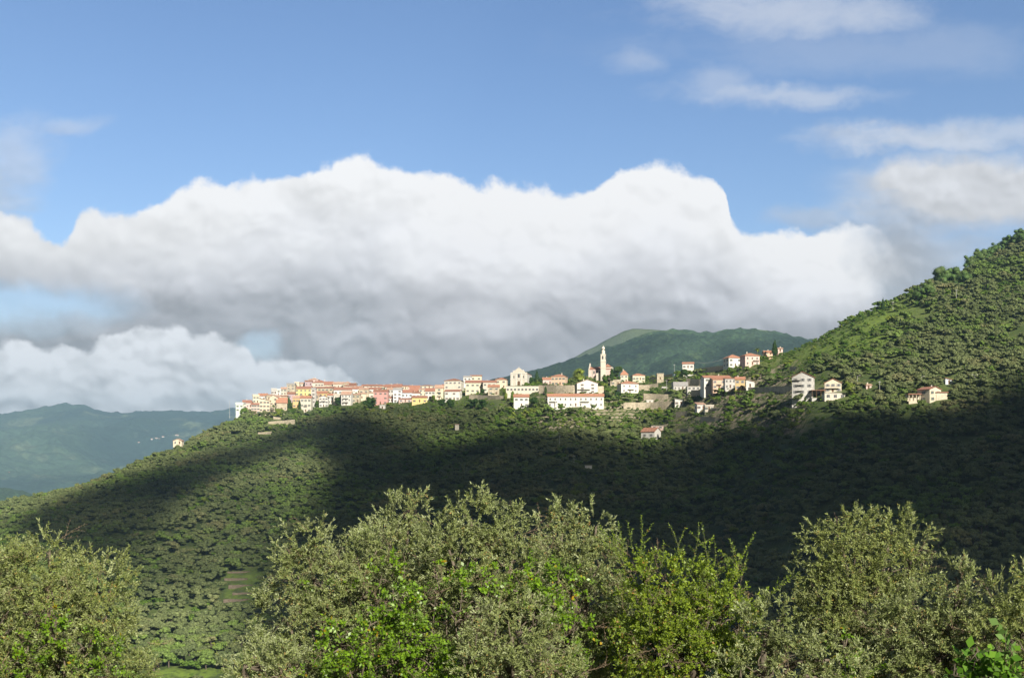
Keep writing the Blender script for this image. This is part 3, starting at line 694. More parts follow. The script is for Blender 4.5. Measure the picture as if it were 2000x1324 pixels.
def Z(ox, oy, s):
    return lambda x0, x1, yt, ye, yb: (ox + x0 / s, ox + x1 / s, oy + yt / s, oy + ye / s, oy + yb / s)
S = 2000 / 300
A = Z(440, 720, S); B = Z(700, 720, S); C = Z(960, 670, S); D = Z(1200, 680, S); E = Z(1240, 760, 10.0); FF = Z(1380, 650, S); G = Z(1640, 700, S)
HOUSES = [
 # ---- the old town on the left
 (A(125,230,440,465,560),'mint','f','f',2,2,'pale green flat-roofed house at the far left end of the town',10,{}),
 (A(215,335,405,432,520),'pale','r','g',2,2,'beige house with red roof just right of the pale green end house',8,{}),
 (A(342,440,335,352,450),'cream','f','f',2,2,'tall cream flat-topped house above the pink house at the left end',15,{}),
 (A(420,545,318,352,420),'white','o','g',2,1,'white house with bright orange roof above the tall cream-yellow house',-6,{}),
 (A(320,445,443,466,585),'pink','r','g',3,3,'light pink house low at the left end of the town',12,{}),
 (A(445,580,380,415,610),'cream','o','S',3,4,'tall cream-yellow house with dark upright windows beside the light pink house',0,dict(sh='brown')),
 (A(572,700,338,372,595),'cream','p','G',2,4,'narrow cream gabled house beside the palm tree',-10,{}),
 (A(590,668,255,275,345),'grey','f','f',2,1,'small grey flat-roofed house high on the left rim of the town',10,{}),
 (A(664,722,262,278,350),'white','f','f',1,2,'small bright white house on the left rim of the town',0,{}),
 (A(718,806,238,262,345),'pale','p','g',2,2,'beige house between the small bright white house and the grey stone tower house',-8,{}),
 (A(800,906,188,206,345),'stone','g','f',2,4,'tall grey stone tower house left of the bright yellow house',0,{}),
 (A(903,962,172,186,265),'cream','f','f',1,1,'small cream turret house just above the left end of the bright yellow house',0,{}),
 (A(648,802,372,440,600),'stone','o','g',3,1,'stone house under a broad orange roof left of the tallest cypress',10,{}),
 (A(800,906,300,328,400),'mauve','d','g',2,1,'mauve house with dark roof left of the bright yellow house',8,{}),
 (A(908,1122,224,260,355),'yellow','r','g',4,2,'bright yellow house with red roof near the top of the old town',0,dict(sh='green',bal=[(.4,.08,.25)])),
 (A(922,1030,195,212,240),'grey','p','g',2,1,'low grey house with pale roof behind the bright yellow house',-8,{}),
 (A(1028,1132,148,166,235),'mauve','d','g',2,1,'mauve brown house at the left edge of the summit roofs',6,{}),
 (A(1082,1212,118,142,190),'pink','p','h',2,1,'topmost pink house crowning the old town',0,dict(chim=2)),
 (A(1130,1318,142,182,242),'pale','r','h',5,1,'summit house with open dark loggia under a wide red roof',0,dict(sh='brown',door=False)),
 (A(1285,1405,162,205,270),'cream','r','g',2,1,'cream house with red roof right of the loggia house',-8,{}),
 (A(1400,1542,168,200,270),'pale','p','g',3,1,'beige house with pale old roof on the right of the summit',0,{}),
 (A(1535,1640,162,190,245),'stone','p','h',2,1,'stone house with pale hipped roof on the right of the summit',0,{}),
 (A(1600,1712,184,202,262),'grey','d','g',3,1,'grey house with dark roof at the right shoulder of the summit',-10,{}),
 (A(1150,1398,228,252,345),'stone','r','g',5,2,'wide grey stone house with thin red roof right of the bright yellow house',0,{}),
 (A(1118,1176,248,262,505),'grey','g','f',1,5,'narrow tall grey house right of the bright yellow house',0,{}),
 (A(865,1000,348,382,520),'ochre','p','g',3,2,'brownish ochre house behind the middle cypress',8,{}),
 (A(975,1118,350,382,575),'pale','o','g',3,3,'pale three-storey house between the middle and right cypresses',0,dict(bal=[(.5,.45,.3)])),
 (A(1108,1225,330,348,490),'stone','p','g',2,3,'stone house just right of the right cypress',0,{}),
 (A(1175,1335,288,320,430),'yellow','o','g',3,2,'soft yellow house with orange roof in the middle of the old town',-8,{}),
 (A(1222,1335,348,372,500),'white','o','G',3,3,'white gabled house with large dark windows above the grove',0,dict(sh='grey',bal=[(.5,.6,.5)])),
 (A(1328,1442,318,346,460),'white','o','g',3,2,'white house with orange roof left of the round garden tree',0,{}),
 (A(1412,1645,233,275,345),'white','r','g',4,1,'long white house with wide red roof above the balcony house',0,{}),
 (A(1508,1645,288,335,480),'white','p','g',3,3,'tall white house with two balconies right of the round garden tree',-5,dict(bal=[(.45,.62,.6),(.45,.28,.6)])),
 (A(1640,1752,318,336,445),'stone','p','g',2,2,'stone house right of the white balcony house',0,{}),
 (A(1645,1762,233,262,330),'white','r','g',2,1,'small white house with red roof above the stone house by the grove',0,{}),
 (A(1742,1864,243,266,410),'stone','p','g',2,2,'beige stone house with two pairs of dark windows',0,{}),
 (A(1730,1832,308,324,420),'cream','p','g',1,1,'small cream house low in front of the beige stone house',0,{}),
 # ---- the middle of the town
 (B(130,292,238,265,385),'white','r','g',3,2,'white house with red roof left above the rose-pink house',0,dict(sh='green')),
 (B(38,292,198,225,262),'pale','r','g',5,1,'long pale house with red roof on the skyline left of centre',0,dict(chim=2)),
 (B(196,380,268,296,472),'rose','r','g',3,3,'rose-pink house with dark arches above the grove',0,dict(sh='brown')),
 (B(286,395,208,228,275),'cream','r','g',2,1,'small cream house with red roof on the skyline above the rose-pink house',0,{}),
 (B(345,562,198,238,285),'pale','r','g',4,1,'skyline house with wide red roof and white gable window',0,dict(chim=2)),
 (B(374,462,243,268,380),'grey','p','g',2,2,'greyish house immediately right of the rose-pink house',0,{}),
 (B(452,564,252,276,438),'blue','g','f',2,4,'tall pale blue-white house right of the rose-pink house',0,{}),
 (B(378,452,360,380,440),'white','r','g',2,1,'tiny white house at the foot of the greyish house',0,{}),
 (B(562,672,212,228,275),'cream','r','g',3,1,'small cream skyline house with thin red roof',0,{}),
 (B(558,702,268,310,385),'blue','r','g',3,1,'pale bluish house with red roof above the striped terrace building',0,{}),
 (B(525,692,374,396,440),'pink','r','s',3,1,'low building with pink fascia and dark openings left of the yellow farmhouse',0,{}),
 (B(680,896,348,376,462),'yellow','r','g',3,1,'yellow house with red roof lowest in the middle of the town',6,dict(sh='brown')),
 (B(668,794,213,290,355),'white','r','g',2,1,'white house under a large steep red roof in the middle of the town',0,{}),
 (B(790,1004,203,222,262),'cream','r','h',4,1,'cream skyline house with hipped red roof in the middle of the town',0,{}),
 (B(788,892,250,268,355),'cream','p','g',2,2,'cream house directly behind the yellow farmhouse',0,{}),
 (B(868,1010,248,290,400),'white','r','g',3,2,'white house with red roof right of the yellow farmhouse',-6,{}),
 (B(1000,1104,213,250,405),'cream','p','g',1,3,'narrow cream house with stacked balconies',0,dict(bal=[(.5,.62,.5),(.5,.3,.5)])),
 (B(1093,1224,198,218,300),'yellow','r','g',2,1,'pale yellow house with a covered terrace above the white block',0,dict(bal=[(.5,.05,.9)])),
 (B(1118,1366,120,156,325),'pale','d','h',4,3,'large tall house with dark hipped roof rising over the middle of the town',-8,{}),
 (B(1176,1342,172,190,275),'grey','r','g',3,1,'grey house with red roof in front of the large tall hipped house',0,{}),
 (B(1122,1342,266,294,420),'white','r','g',4,2,'bright white block low beside the edge of the grove',-8,{}),
 (B(1368,1474,94,112,205),'white','g','f',2,2,'white cube house with one square window left of the cream turret',0,{}),
 (B(1458,1604,78,94,165),'cream','o','g',2,1,'cream turret house standing above the long cream building',0,dict(door=False)),
 (B(1394,1645,144,180,325),'cream','r','g',4,2,'long cream house with two even rows of dark windows',0,dict(sh='green',door=False)),
 (B(1622,1794,148,176,310),'pale','r','g',3,2,'pale house joined to the right of the long cream house',0,{}),
 (B(1782,1946,112,142,262),'cream','o','h',2,2,'cream house with orange hipped roof left of the baroque facade',-8,{}),
 (B(1688,1834,204,236,345),'stone','o','g',2,2,'stone house with small orange roof in front of the pale joined house',0,{}),
 (B(278,348,474,482,528),'white','f','f',1,1,'tiny white hut below the rose-pink house among olives',0,{}),
 (B(1258,1308,718,724,790),'pale','p','s',0,0,'small pale hut alone in the olive grove below the town',0,{}),
 # ---- around the church
 (C(668,792,443,472,555),'pink','o','g',2,1,'small pinkish house left of the peach villa',0,{}),
 (C(778,998,398,434,555),'peach','o','h',4,2,'peach villa with orange hipped roof left of the round green tree',-14,dict(sh='green')),
 (C(290,487,660,700,840),'white','o','g',3,2,'white house with stepped orange roof below the row of arches',0,{}),
 (C(1113,1384,472,522,655),'white','p','G',2,3,'white three-storey gabled house with long balconies behind the long white building',0,dict(bal=[(.33,.36,.6),(.33,.0,.6)],door=False)),
 (C(1680,1778,350,412,510),'cream','o','h',2,2,'small cream house with orange roof right of the church trees',0,{}),
 (C(1652,1918,484,528,650),'white','o','h',3,2,'white villa with orange hipped roof and blue railing below the church',10,dict(bal=[(.55,.35,.35)])),
 (C(1823,1999,388,422,505),'cream','o','h',4,1,'cream bungalow with orange hipped roof right of the church',6,dict(sh='green')),
 (C(1548,1680,478,486,560),'stone','f','f',2,1,'low stone outbuilding with arch behind the white villa below the church',0,{}),
 # ---- the scattered houses to the right
 (D(556,642,332,338,442),'drystone','f','f',1,1,'roofless stone ruin on the terraces right of the cream bungalow',0,{}),
 (D(888,1052,176,202,278),'white','o','g',3,1,'white house with red roof alone on the spur before the mountain',-10,{}),
 (D(1440,1662,74,126,248),'white','o','h',3,2,'white square villa with pyramid roof on the upper road',16,dict(dep=.9)),
 (D(1664,1896,54,98,230),'pink','o','h',3,2,'pinkish villa with orange roof right of the white square villa',12,dict(bal=[(.75,.5,.4)])),
 (D(1168,1516,344,382,510),'white','o','g',4,2,'long white house with orange roof left in the row of roadside houses',0,{}),
 (D(1283,1442,374,406,535),'peach','o','s',3,2,'peach-orange house in the row of roadside houses',0,dict(bal=[(.5,.45,.4)])),
 (D(1440,1584,378,394,530),'grey','o','s',3,2,'grey house between the peach and ochre roadside houses',0,{}),
 (D(1578,1714,368,402,545),'ochre','o','g',2,2,'ochre yellow house at the right of the roadside row',-10,{}),
 (D(1718,1842,404,432,535),'white','p','S',1,1,'small white lean-to house with sloping roof right of the ochre house',-15,{}),
 (D(770,960,440,492,545),'grey','g','f',4,1,'low grey garage building with red doors by the road',0,{}),
 (D(420,502,680,686,728),'white','f','f',1,1,'tiny white hut on the terrace wall above the lone red-roofed house',0,{}),
 (D(790,912,650,676,752),'white','g','S',2,1,'small half-ruined white cottage among bushes on the terraces',-12,{}),
 (D(1060,1182,700,730,812),'white','p','s',2,1,'white ruin with open porch on the lower terraces',10,{}),
 (D(1180,1292,738,752,812),'pale','f','f',3,1,'roofless pale annex joined to the right of the porch ruin',0,{}),
 (FF(1545,1788,594,650,775),'cream','o','G',3,2,'cream gabled house with a veranda right of the tall white block',-12,dict(bal=[(.45,.42,.8)])),
 (FF(750,862,228,252,275),'peach','o','g',2,1,'orange-walled hut half hidden left of the dark conifer on the ridge',0,{}),
 (FF(930,992,190,205,245),'pink','p','g',1,1,'tiny pink hut right of the dark conifer on the ridge',0,{}),
 (G(1378,1474,250,280,335),'blue','o','S',1,1,'small hut with blue door and tilted red roof in the right-hand grove',0,{}),
 (G(345,415,328,348,395),'pink','p','g',1,1,'small pink stone hut in the grove between two lamp posts',0,{}),
 (A(270,345,425,440,530),'pink','r','g',2,1,'pinkish house squeezed behind the light pink house at the left end',0,{}),
 (A(535,600,330,345,420),'stone','p','g',1,1,'rough stone house behind the narrow cream gabled house',0,{}),
 (A(600,720,340,352,450),'pale','p','g',3,1,'pale house on the left rim behind the broad orange roof',0,{}),
 (A(720,806,345,358,470),'stone','r','g',2,1,'stone house wedged left of the mauve house',0,{}),
 (A(955,1040,178,198,240),'pale','p','f',2,1,'flat-topped pale house just left of the mauve brown summit house',0,{}),
 (A(1315,1420,228,245,330),'grey','p','g',2,2,'greyish house behind the orange-roofed white house',0,{}),
 (A(1410,1520,330,345,470),'pale','f','f',2,2,'pale flat-roofed house behind the round garden tree',0,{}),
 (A(1560,1700,205,225,290),'pale','r','g',3,1,'pale house between the summit and the long white house',0,{}),
 (A(1700,1790,222,238,300),'cream','p','g',2,1,'cream house on the saddle right of the summit',0,{}),
 (B(60,200,300,316,400),'pale','p','g',3,1,'pale low house left of the rose-pink house',0,{}),
 (B(460,560,196,212,270),'cream','r','g',2,1,'cream house with dark window on the middle skyline',0,{}),
 (B(650,720,215,232,300),'pink','r','g',1,1,'small pinkish house left of the large steep red roof',0,{}),
 (B(700,800,300,316,400),'white','r','g',2,1,'white house behind the left end of the yellow farmhouse',0,{}),
 (B(1000,1120,205,222,300),'pale','p','g',2,1,'pale house above the narrow house with stacked balconies',0,{}),
 (B(1180,1240,215,232,330),'blue','r','g',1,2,'small bluish house pressed against the large tall hipped house',0,{}),
]
for spec in HOUSES:
    (x0, x1, yt, ye, yb), wall, roof, kind, cols, rows, label, yaw, kw = spec
    house(x0, x1, yt, ye, yb, wall, roof, kind, cols, rows, label, yaw=yaw, **kw)
house(338, 355, 856.5, 860.5, 868, 'cream', 'p', 'G', 2, 1, 'pale yellow gabled house on the left shoulder below the town', Y=868, found=2)
# tiny houses of a village far down the left valley
for i, (px, py, s) in enumerate([(305,857,5),(312,858,6),(271,865,4),(280,865.5,6),(318,854,4),(345,851,6),(17,924,3),(296,858.5,4)]):
    pc_, Ys_, zs_ = SURF['distant blue green mountain across the left valley under low cloud']; ci = int(np.argmin(abs(pc_ - px))); yy_ = HOR - zs_[:, ci] / Ys_[:, ci] * F; ki = int(np.argmax(yy_ <= py))
    house(px - s/2, px + s/2, py - 2.6, py - 1.6, py, 'white', 'o', 'g', 0, 0, 'speck-sized white house of the faraway village in the left valley', Y=float(Ys_[ki, ci]), found=2, chim=0, name='far_house')['group'] = 'faraway houses in the left valley'

# tall white block of flats
x0, x1, yt, ye, yb = FF(1125, 1448, 505, 572, 885)
tb = house(x0, x1, yt, ye, yb, 'white', 'o', 'G', 3, 4, 'tall white five-level house with stacked balconies at the right end of the road', yaw=-20, dep=.8,
      Y=None, bal=[(.38,.42,.22),(.38,.66,.22),(.2,.86,.45)], sh='grey', chim=0, found=4)
def box_thing(name, label, cat, x0, x1, yt, yb, wall, d=5, Y=None, roofm=None, holes=0, hz=.5, yaw=0, found=5):
    cx = (x0 + x1) / 2
    if Y is None: Y = land_Y(cx, yb)
    k = Y / F; w = (x1 - x0) * k; h = (yb - yt) * k
    c = W(cx, yb, Y); c.y += d / 2; r = empty(name, c, R(yaw)); tag(r, label, cat)
    m = MB(); m.box(-w/2, w/2, -d/2, d/2, -found, h); m.build('wall', WALL[wall], r)
    m = MB(); m.box(-w/2-.25, w/2+.25, -d/2-.25, d/2+.25, h + .003, h + .28); m.build('roof', roofm or M_CONC, r)
    for i in range(holes): put_window(r, -w/2 + w * (i + .5) / holes, -d/2 - .02, h * hz, 0, min(1.6, w / holes * .6), min(1.5, h * .5), '')
    KEEP.append((x0 - 1, x1 + 1, yt - 1, yb - 1, c.y)); return r
x0, x1, _, yt, yb = FF(1538, 1815, 0, 785, 862)
box_thing('outbuilding', 'long concrete base building under the cream gabled house', 'outbuilding', x0, x1, yt, yb, 'pale', 6, holes=3)
# timber deck / carport between the tall block and the gabled house
x0, x1, _, yt, yb = FF(1372, 1552, 0, 742, 855)
Yd = land_Y((x0 + x1) / 2, yb); k = Yd / F; w = (x1 - x0) * k; h = (yb - yt) * k
r = empty('carport', W((x0 + x1) / 2, yb, Yd)); tag(r, 'shaded carport with flat dark roof between the tall white block and the gabled house', 'carport')
m = MB(); m.box(-w/2, w/2, 0, 7, h - .3, h); m.build('roof', ROOF['d'], r)
m = MB(); m.box(-w/2, w/2, 0, 7, -5, .3); m.box(-w/2, w/2, 6.7, 6.9, .3, h - .303); m.build('base_wall', WALL['grey'], r)
for i in range(4):
    m = MB(); x = -w/2 + .2 + (w - .4) * i / 3; m.box(x - .12, x + .12, .15, .4, .303, h - .303); m.build('post', M_DOOR, r)
m = MB()
m.box(-w/2, w/2, .02, .08, h + .9, h + .97)
for i in range(12): x = -w/2 + .1 + (w - .2) * i / 11; m.box(x - .03, x + .03, .02, .08, h + .003, h + .9)
m.build('railing', M_RAIL, r); KEEP.append((x0, x1, yt - 6, yb, Yd))

# long white building below the church
x0, x1, yt, ye, yb = C(730, 1462, 655, 692, 838)
lb = house(x0, x1, yt, ye, yb, 'white', 'o', 'g', 11, 2, 'long white building with a thin orange roof and two rows of windows below the church', dep=.16, sh='', bal=[(.66,.5,.16),(.1,.5,.14)], found=5, chim=0, name='long_building', cat='building')
dd = lb['_d']; ww = lb['_w']
for i in range(2):
    m = MB(); x = -ww/2 + .6 + i * 5; m.box(x - .2, x + .2, -dd/2 - 1.2, -dd/2 - .8, -4, lb['_h'] * .5 - .003); m.build('pillar', WALL['white'], lb)
# long building with arches in front of the baroque facade
x0, x1, _, yt, yb = C(188, 616, 0, 562, 672)
box_thing('arcade_building', 'long pale building with a row of dark windows under the baroque facade', 'building', x0, x1, yt, yb, 'pale', 7, holes=9, hz=.62)
x0, x1, _, yt, yb = D(950, 1172, 0, 500, 545)
box_thing('garage', 'low grey concrete garages right of the red-doored building', 'garage', x0, x1, yt, yb, 'grey', 5, holes=4)

# villa in the right-hand grove
x0, x1, yt, ye, yb = G(1058, 1345, 362, 402, 565)
v = house(x0, x1, yt, ye, yb, 'cream', 'r', 'G', 2, 2, 'cream villa with red roof, porches and wings in the dark right-hand grove', yaw=30, dep=.9, sh='green', found=5, name='villa', cat='villa')
YV = land_Y((x0 + x1) / 2, yb); k = YV / F
for (xa, xb, ya, yb2, nm, yy) in ((905,1058,468,575,'porch_wing',-1.5),(1262,1408,445,556,'side_wing',2.0)):
    xa, xb, _, ya, yb3 = G(xa, xb, 0, ya, yb2); c = W((xa+xb)/2, yb3, YV); w = (xb-xa)*k; h = (yb3-ya)*k
    m = MB(); M0 = v.matrix_basis.inverted() if False else Matrix.Rotation(R(-30), 4, 'Z') @ Matrix.Translation(-Vector(v.location))
    if nm == 'porch_wing':
        m.box(c.x-w/2, c.x+w/2, c.y+2.5, c.y+6, c.z-5, c.z+h, 0, M0); m.box(c.x-w/2, c.x+w/2, c.y+.5, c.y+2.49, c.z-5, c.z+.8, 0, M0)
        for i in range(4):
            x = c.x-w/2+.2+(w-.4)*i/3; m.box(x-.15, x+.15, c.y+.6, c.y+.9, c.z+.803, c.z+h-.3, 0, M0)
    else: m.box(c.x-w/2, c.x+w/2, c.y+.5, c.y+5.5, c.z-5, c.z+h, 0, M0)
    wg = m.build(nm, WALL['cream'], v)
    m = MB(); m.box(c.x-w/2-.4, c.x+w/2+.4, c.y+.1, c.y+6.3, c.z+h+.003, c.z+h+.45, 0, M0); m.build('wing_roof', ROOF['r'], wg)
    KEEP.append((xa - 1, xb + 1, ya - 2, yb3 - 2, YV + 4))

# lone house with red roof left and bright gable right, in the grove
x0, x1, yt, ye, yb = E(135, 545, 745, 825, 968)
h1 = house(x0, x1 - 2, yt, ye, yb, 'white', 'o', 'g', 2, 1, 'lone white house with red roof and bright gable end low in the grove', yaw=-38, dep=.8, sh='grey', chim=0, door=False)
x0, x1, _, yt, yb = E(320, 560, 0, 718, 772)
box_thing('shed', 'pale shed with two round openings behind the lone red-roofed house', 'shed', x0, x1, yt, yb, 'pink', 3, Y=land_Y((x0+x1)/2, yb + 4), holes=2)

# ------------------------------------------------------------------ the two churches
def arch_window(root, x, y, z, w, h, rot=0, m=M_PANE, name='window'):
    mb = MB(); n = 8
    pts = [(-w/2, -h/2), (w/2, -h/2)] + [(w/2*math.cos(math.pi*i/n), h/2 - w/2 + w/2*math.sin(math.pi*i/n)) for i in range(n+1)]
    mb.prism(pts, -.05, .05); o = mb.build(name, m, root); o.location = (x, y, z); o.rotation_euler = (0, 0, rot); return o
Yk = 935; k = Yk / F
def cz(X, Yp): return (960 + X / S, 670 + Yp / S)
# bell tower
px, py = cz(1455, 420); c = W(px, py, Yk - 3)
tw = empty('bell_tower', c, R(-20)); tag(tw, 'slender pink-cream bell tower with a domed lantern on top', 'bell tower')
hw = 70 / S * k / 2 / (math.cos(R(20)) + math.sin(R(20))) ; zz = lambda Yp: (420 - Yp) / S * k
m = MB(); m.box(-hw, hw, -hw, hw, -8, zz(150)); m.build('shaft', WALL['ivory'], tw)
m = MB()
for y_ in (330, 245, 152): m.box(-hw-.22, hw+.22, -hw-.22, hw+.22, zz(y_), zz(y_) + .35)
m.build('cornice', WALL['ivory'], tw)
for rot in (0, 1, 2, 3):
    a = R(90) * rot; o = arch_window(tw, math.sin(a) * (hw + .02), -math.cos(a) * (hw + .02), zz(190), hw * .75, 2.8, a, name='belfry_opening')
a_, b_ = hw * .92, hw * .62
m = MB(); m.lathe([(a_*1.05, zz(150)+.354), (a_*1.05, zz(142)), (a_*.92, zz(138)), (a_*.9, zz(112)), (a_*1.0, zz(110)), (a_*.98, zz(106)), (b_*.8, zz(96)), (b_*.72, zz(88))], 8, ph=R(22.5)); m.build('upper_stage', WALL['ivory'], tw)
m = MB(); m.lathe([(b_*.72, zz(88)), (b_*1.1, zz(80)), (b_*1.22, zz(72)), (b_*1.1, zz(62)), (b_*.7, zz(53)), (b_*.25, zz(47)), (.12, zz(40)), (.06, zz(28))], 12); m.build('dome', WALL['ivory'], tw, smooth=True)
KEEP.append((px - 6, px + 6, 672, 733, Yk))
# church: a nave seen from its flank, front to the left
px, py = cz(1440, 450); c = W(px, py, Yk + 8)
ch = empty('church', c, R(-12)); tag(ch, 'pink-cream church with curved front gable and orange roof beside the bell tower', 'church')
kk = (Yk + 8) / F / S
L0, L1 = (1275 - 1440) * kk, (1565 - 1440) * kk
zc = lambda Yp: (450 - Yp) * kk
m = MB(); m.box(L0 + .6, L1, -5, 9, -8, zc(345)); m.build('nave_wall', WALL['pink'], ch)
m = MB(); m.box((1490-1440)*kk, L1 + .4, -3.4, 8, zc(345)+.003, zc(312)); m.build('transept_wall', WALL['pale'], ch)
m = MB()
y0, y1 = -5.5, 9.5; ym = 2
m.add([(L0+.6, y0, zc(345)), (L1+.3, y0, zc(345)), (L1+.3, ym, zc(308)), (L0+.6, ym, zc(308)), (L0+.6, y1, zc(345)), (L1+.3, y1, zc(345))], [(0,1,2,3), (3,2,5,4), (0,3,4), (1,5,2)]); m.build('roof', ROOF['o'], ch)
m = MB(); X0, X1 = (1484-1440)*kk, (1572-1440)*kk
m.add([(X0,-4,zc(314)),(X1,-4,zc(314)),(X1,8.5,zc(314)),(X0,8.5,zc(314)),((X0+X1)/2-1.5,1.5,zc(268)),((X0+X1)/2-1.5,3,zc(268))],[(0,1,4),(1,2,5,4),(2,3,5),(3,0,4,5)]); m.build('transept_roof', ROOF['o'], ch)
# front gable wall, thin slab across the left end with stepped, scrolled outline
m = MB(); q = [(-6.3, -8), (10.3, -8), (10.3, zc(345)), (8.6, zc(335)), (7.2, zc(308)), (5.2, zc(292)), (3.8, zc(266)), (2, zc(258)), (.2, zc(266)), (-1.2, zc(292)), (-3.2, zc(308)), (-4.6, zc(335)), (-6.3, zc(345))]
n = len(q); vs = [(L0, y, z) for y, z in q] + [(L0 + .6, y, z) for y, z in q]
m.add(vs, [tuple(range(n-1, -1, -1)), tuple(range(n, 2*n))] + [(i, (i+1) % n, (i+1) % n + n, i + n) for i in range(n)]); m.build('front_gable', WALL['pale'], ch)
for i in range(3): arch_window(ch, (1345 + i * 38 - 1440) * kk, -5.03, zc(385), 1.2, 2.6)
for i in range(2): m = MB(); x = (1330 + i * 75 - 1440) * kk; m.box(x-.3, x+.3, -5.4, -5.002, -4, zc(352)); m.build('buttress', WALL['pale'], ch)
m = MB(); m.box((1380-1440)*kk, (1480-1440)*kk, -9, -5.003, -8, zc(400)); m.build('sacristy', WALL['pale'], ch)
KEEP.append((1148, 1195, 708, 738, Yk + 6))
# baroque facade
Yb = land_Y(1013, 756); print('baroque', Yb); px, py = cz(355, 560); c = W(px, py, Yb); kb = Yb / F / S
bf = empty('baroque_church', c, R(-14)); tag(bf, 'pale baroque church facade with curved gable and pinnacles above the arcaded building', 'church')
zb = lambda Yp: (560 - Yp) * kb; xb = lambda X: (X - 355) * kb
print('arcade', land_Y(1020,770))
m = MB(); q = [(xb(243), -8), (xb(466), -8), (xb(466), zb(388)), (xb(440), zb(380)), (xb(418), zb(356)), (xb(396), zb(348)), (xb(376), zb(330)), (xb(355), zb(322)), (xb(334), zb(330)), (xb(314), zb(348)), (xb(292), zb(356)), (xb(270), zb(380)), (xb(243), zb(388))]
m.prism(q, 0, 1.2); m.build('facade', WALL['pale'], bf)
m = MB(); m.box(xb(250), xb(460), 1.203, 20, -8, zb(400)); m.build('nave_wall', WALL['grey'], bf)
m = MB(); m.add([(xb(246), 1.21, zb(400)), (xb(464), 1.21, zb(400)), (0, 1.21, zb(350)), (xb(246), 20.4, zb(400)), (xb(464), 20.4, zb(400)), (0, 20.4, zb(350))], [(0,2,5,3), (1,4,5,2), (3,5,4), (0,1,2)]); m.build('roof', ROOF['r'], bf)
for X, top in ((250,375),(278,350),(355,308),(416,345),(460,380)):
    m = MB(); m.lathe([(.32, zb(top)-1.9), (.32, zb(top)-1.1), (.16, zb(top)-1.0), (.3, zb(top)-.7), (.16, zb(top)-.3), (.04, zb(top)+.3)], 8, cx=xb(X), cy=.6); m.build('pinnacle', WALL['white'], bf)
m = MB()
for y_ in (400, 470): m.box(xb(240), xb(469), -.3, -.003, zb(y_), zb(y_) + .4)
m.build('cornice', WALL['white'], bf)
for X in (262, 318, 392, 448): m = MB(); m.box(xb(X)-.35, xb(X)+.35, -.25, -.003, -6, zb(402)); m.build('pilaster', WALL['white'], bf)
arch_window(bf, 0, -.03, zb(425), 1.8, 3.2); arch_window(bf, xb(290), -.03, zb(440), .9, 2.2); arch_window(bf, xb(420), -.03, zb(440), .9, 2.2)
arch_window(bf, 0, -.03, zb(525), 2.2, 4.4, m=M_DOOR, name='door')
KEEP.append((994, 1032, 715, 752, Yb))

# ------------------------------------------------------------------ retaining walls
def stone_wall(x0, x1, yt0, yt1, yb, label, mat='drystone', th=.8, Y=None):
    """a real wall that follows the slope between two pixel columns"""
    n = max(3, int((x1 - x0) / 8)); P = []
    for i in range(n + 1):
        px = x0 + (x1 - x0) * i / n; Yp = Y if Y else land_Y(px, yb)
        P.append((px, Yp))
    Ym = np.convolve(np.pad([p[1] for p in P], 2, mode='edge'), np.ones(5) / 5, 'valid')
    vs = []; fs = []
    base = W((x0 + x1) / 2, yb, float(Ym[n // 2]))
    for i, (px, _) in enumerate(P):
        Yp = float(Ym[i]); yt = yt0 + (yt1 - yt0) * i / n
        t = W(px, yt, Yp); j = random.uniform(-.12, .12)
        for dy, z in ((0, base.z - 5), (0, t.z + j), (th, t.z + j), (th, base.z - 5)):
            vs.append((t.x - base.x, Yp + dy - base.y, z - base.z))
    for i in range(n):
        a = i * 4; b = a + 4
        fs += [(a, b, b+1, a+1), (a+1, b+1, b+2, a+2), (a+2, b+2, b+3, a+3), (a, a+3, b+3, b)]
    fs += [(0,1,2,3), (n*4+3, n*4+2, n*4+1, n*4)]
    m = MB(); m.add(vs, fs); o = m.build('stone_wall', WALL[mat], loc=base); tag(o, label, 'wall')
    KEEP.append((x0, x1, min(yt0, yt1), yb - 1.5, float(Ym.mean()))); return o
def zw(f, X0, X1, Y0, Y1, Yb): a = f(X0, X1, Y0, Y1, Yb); return a
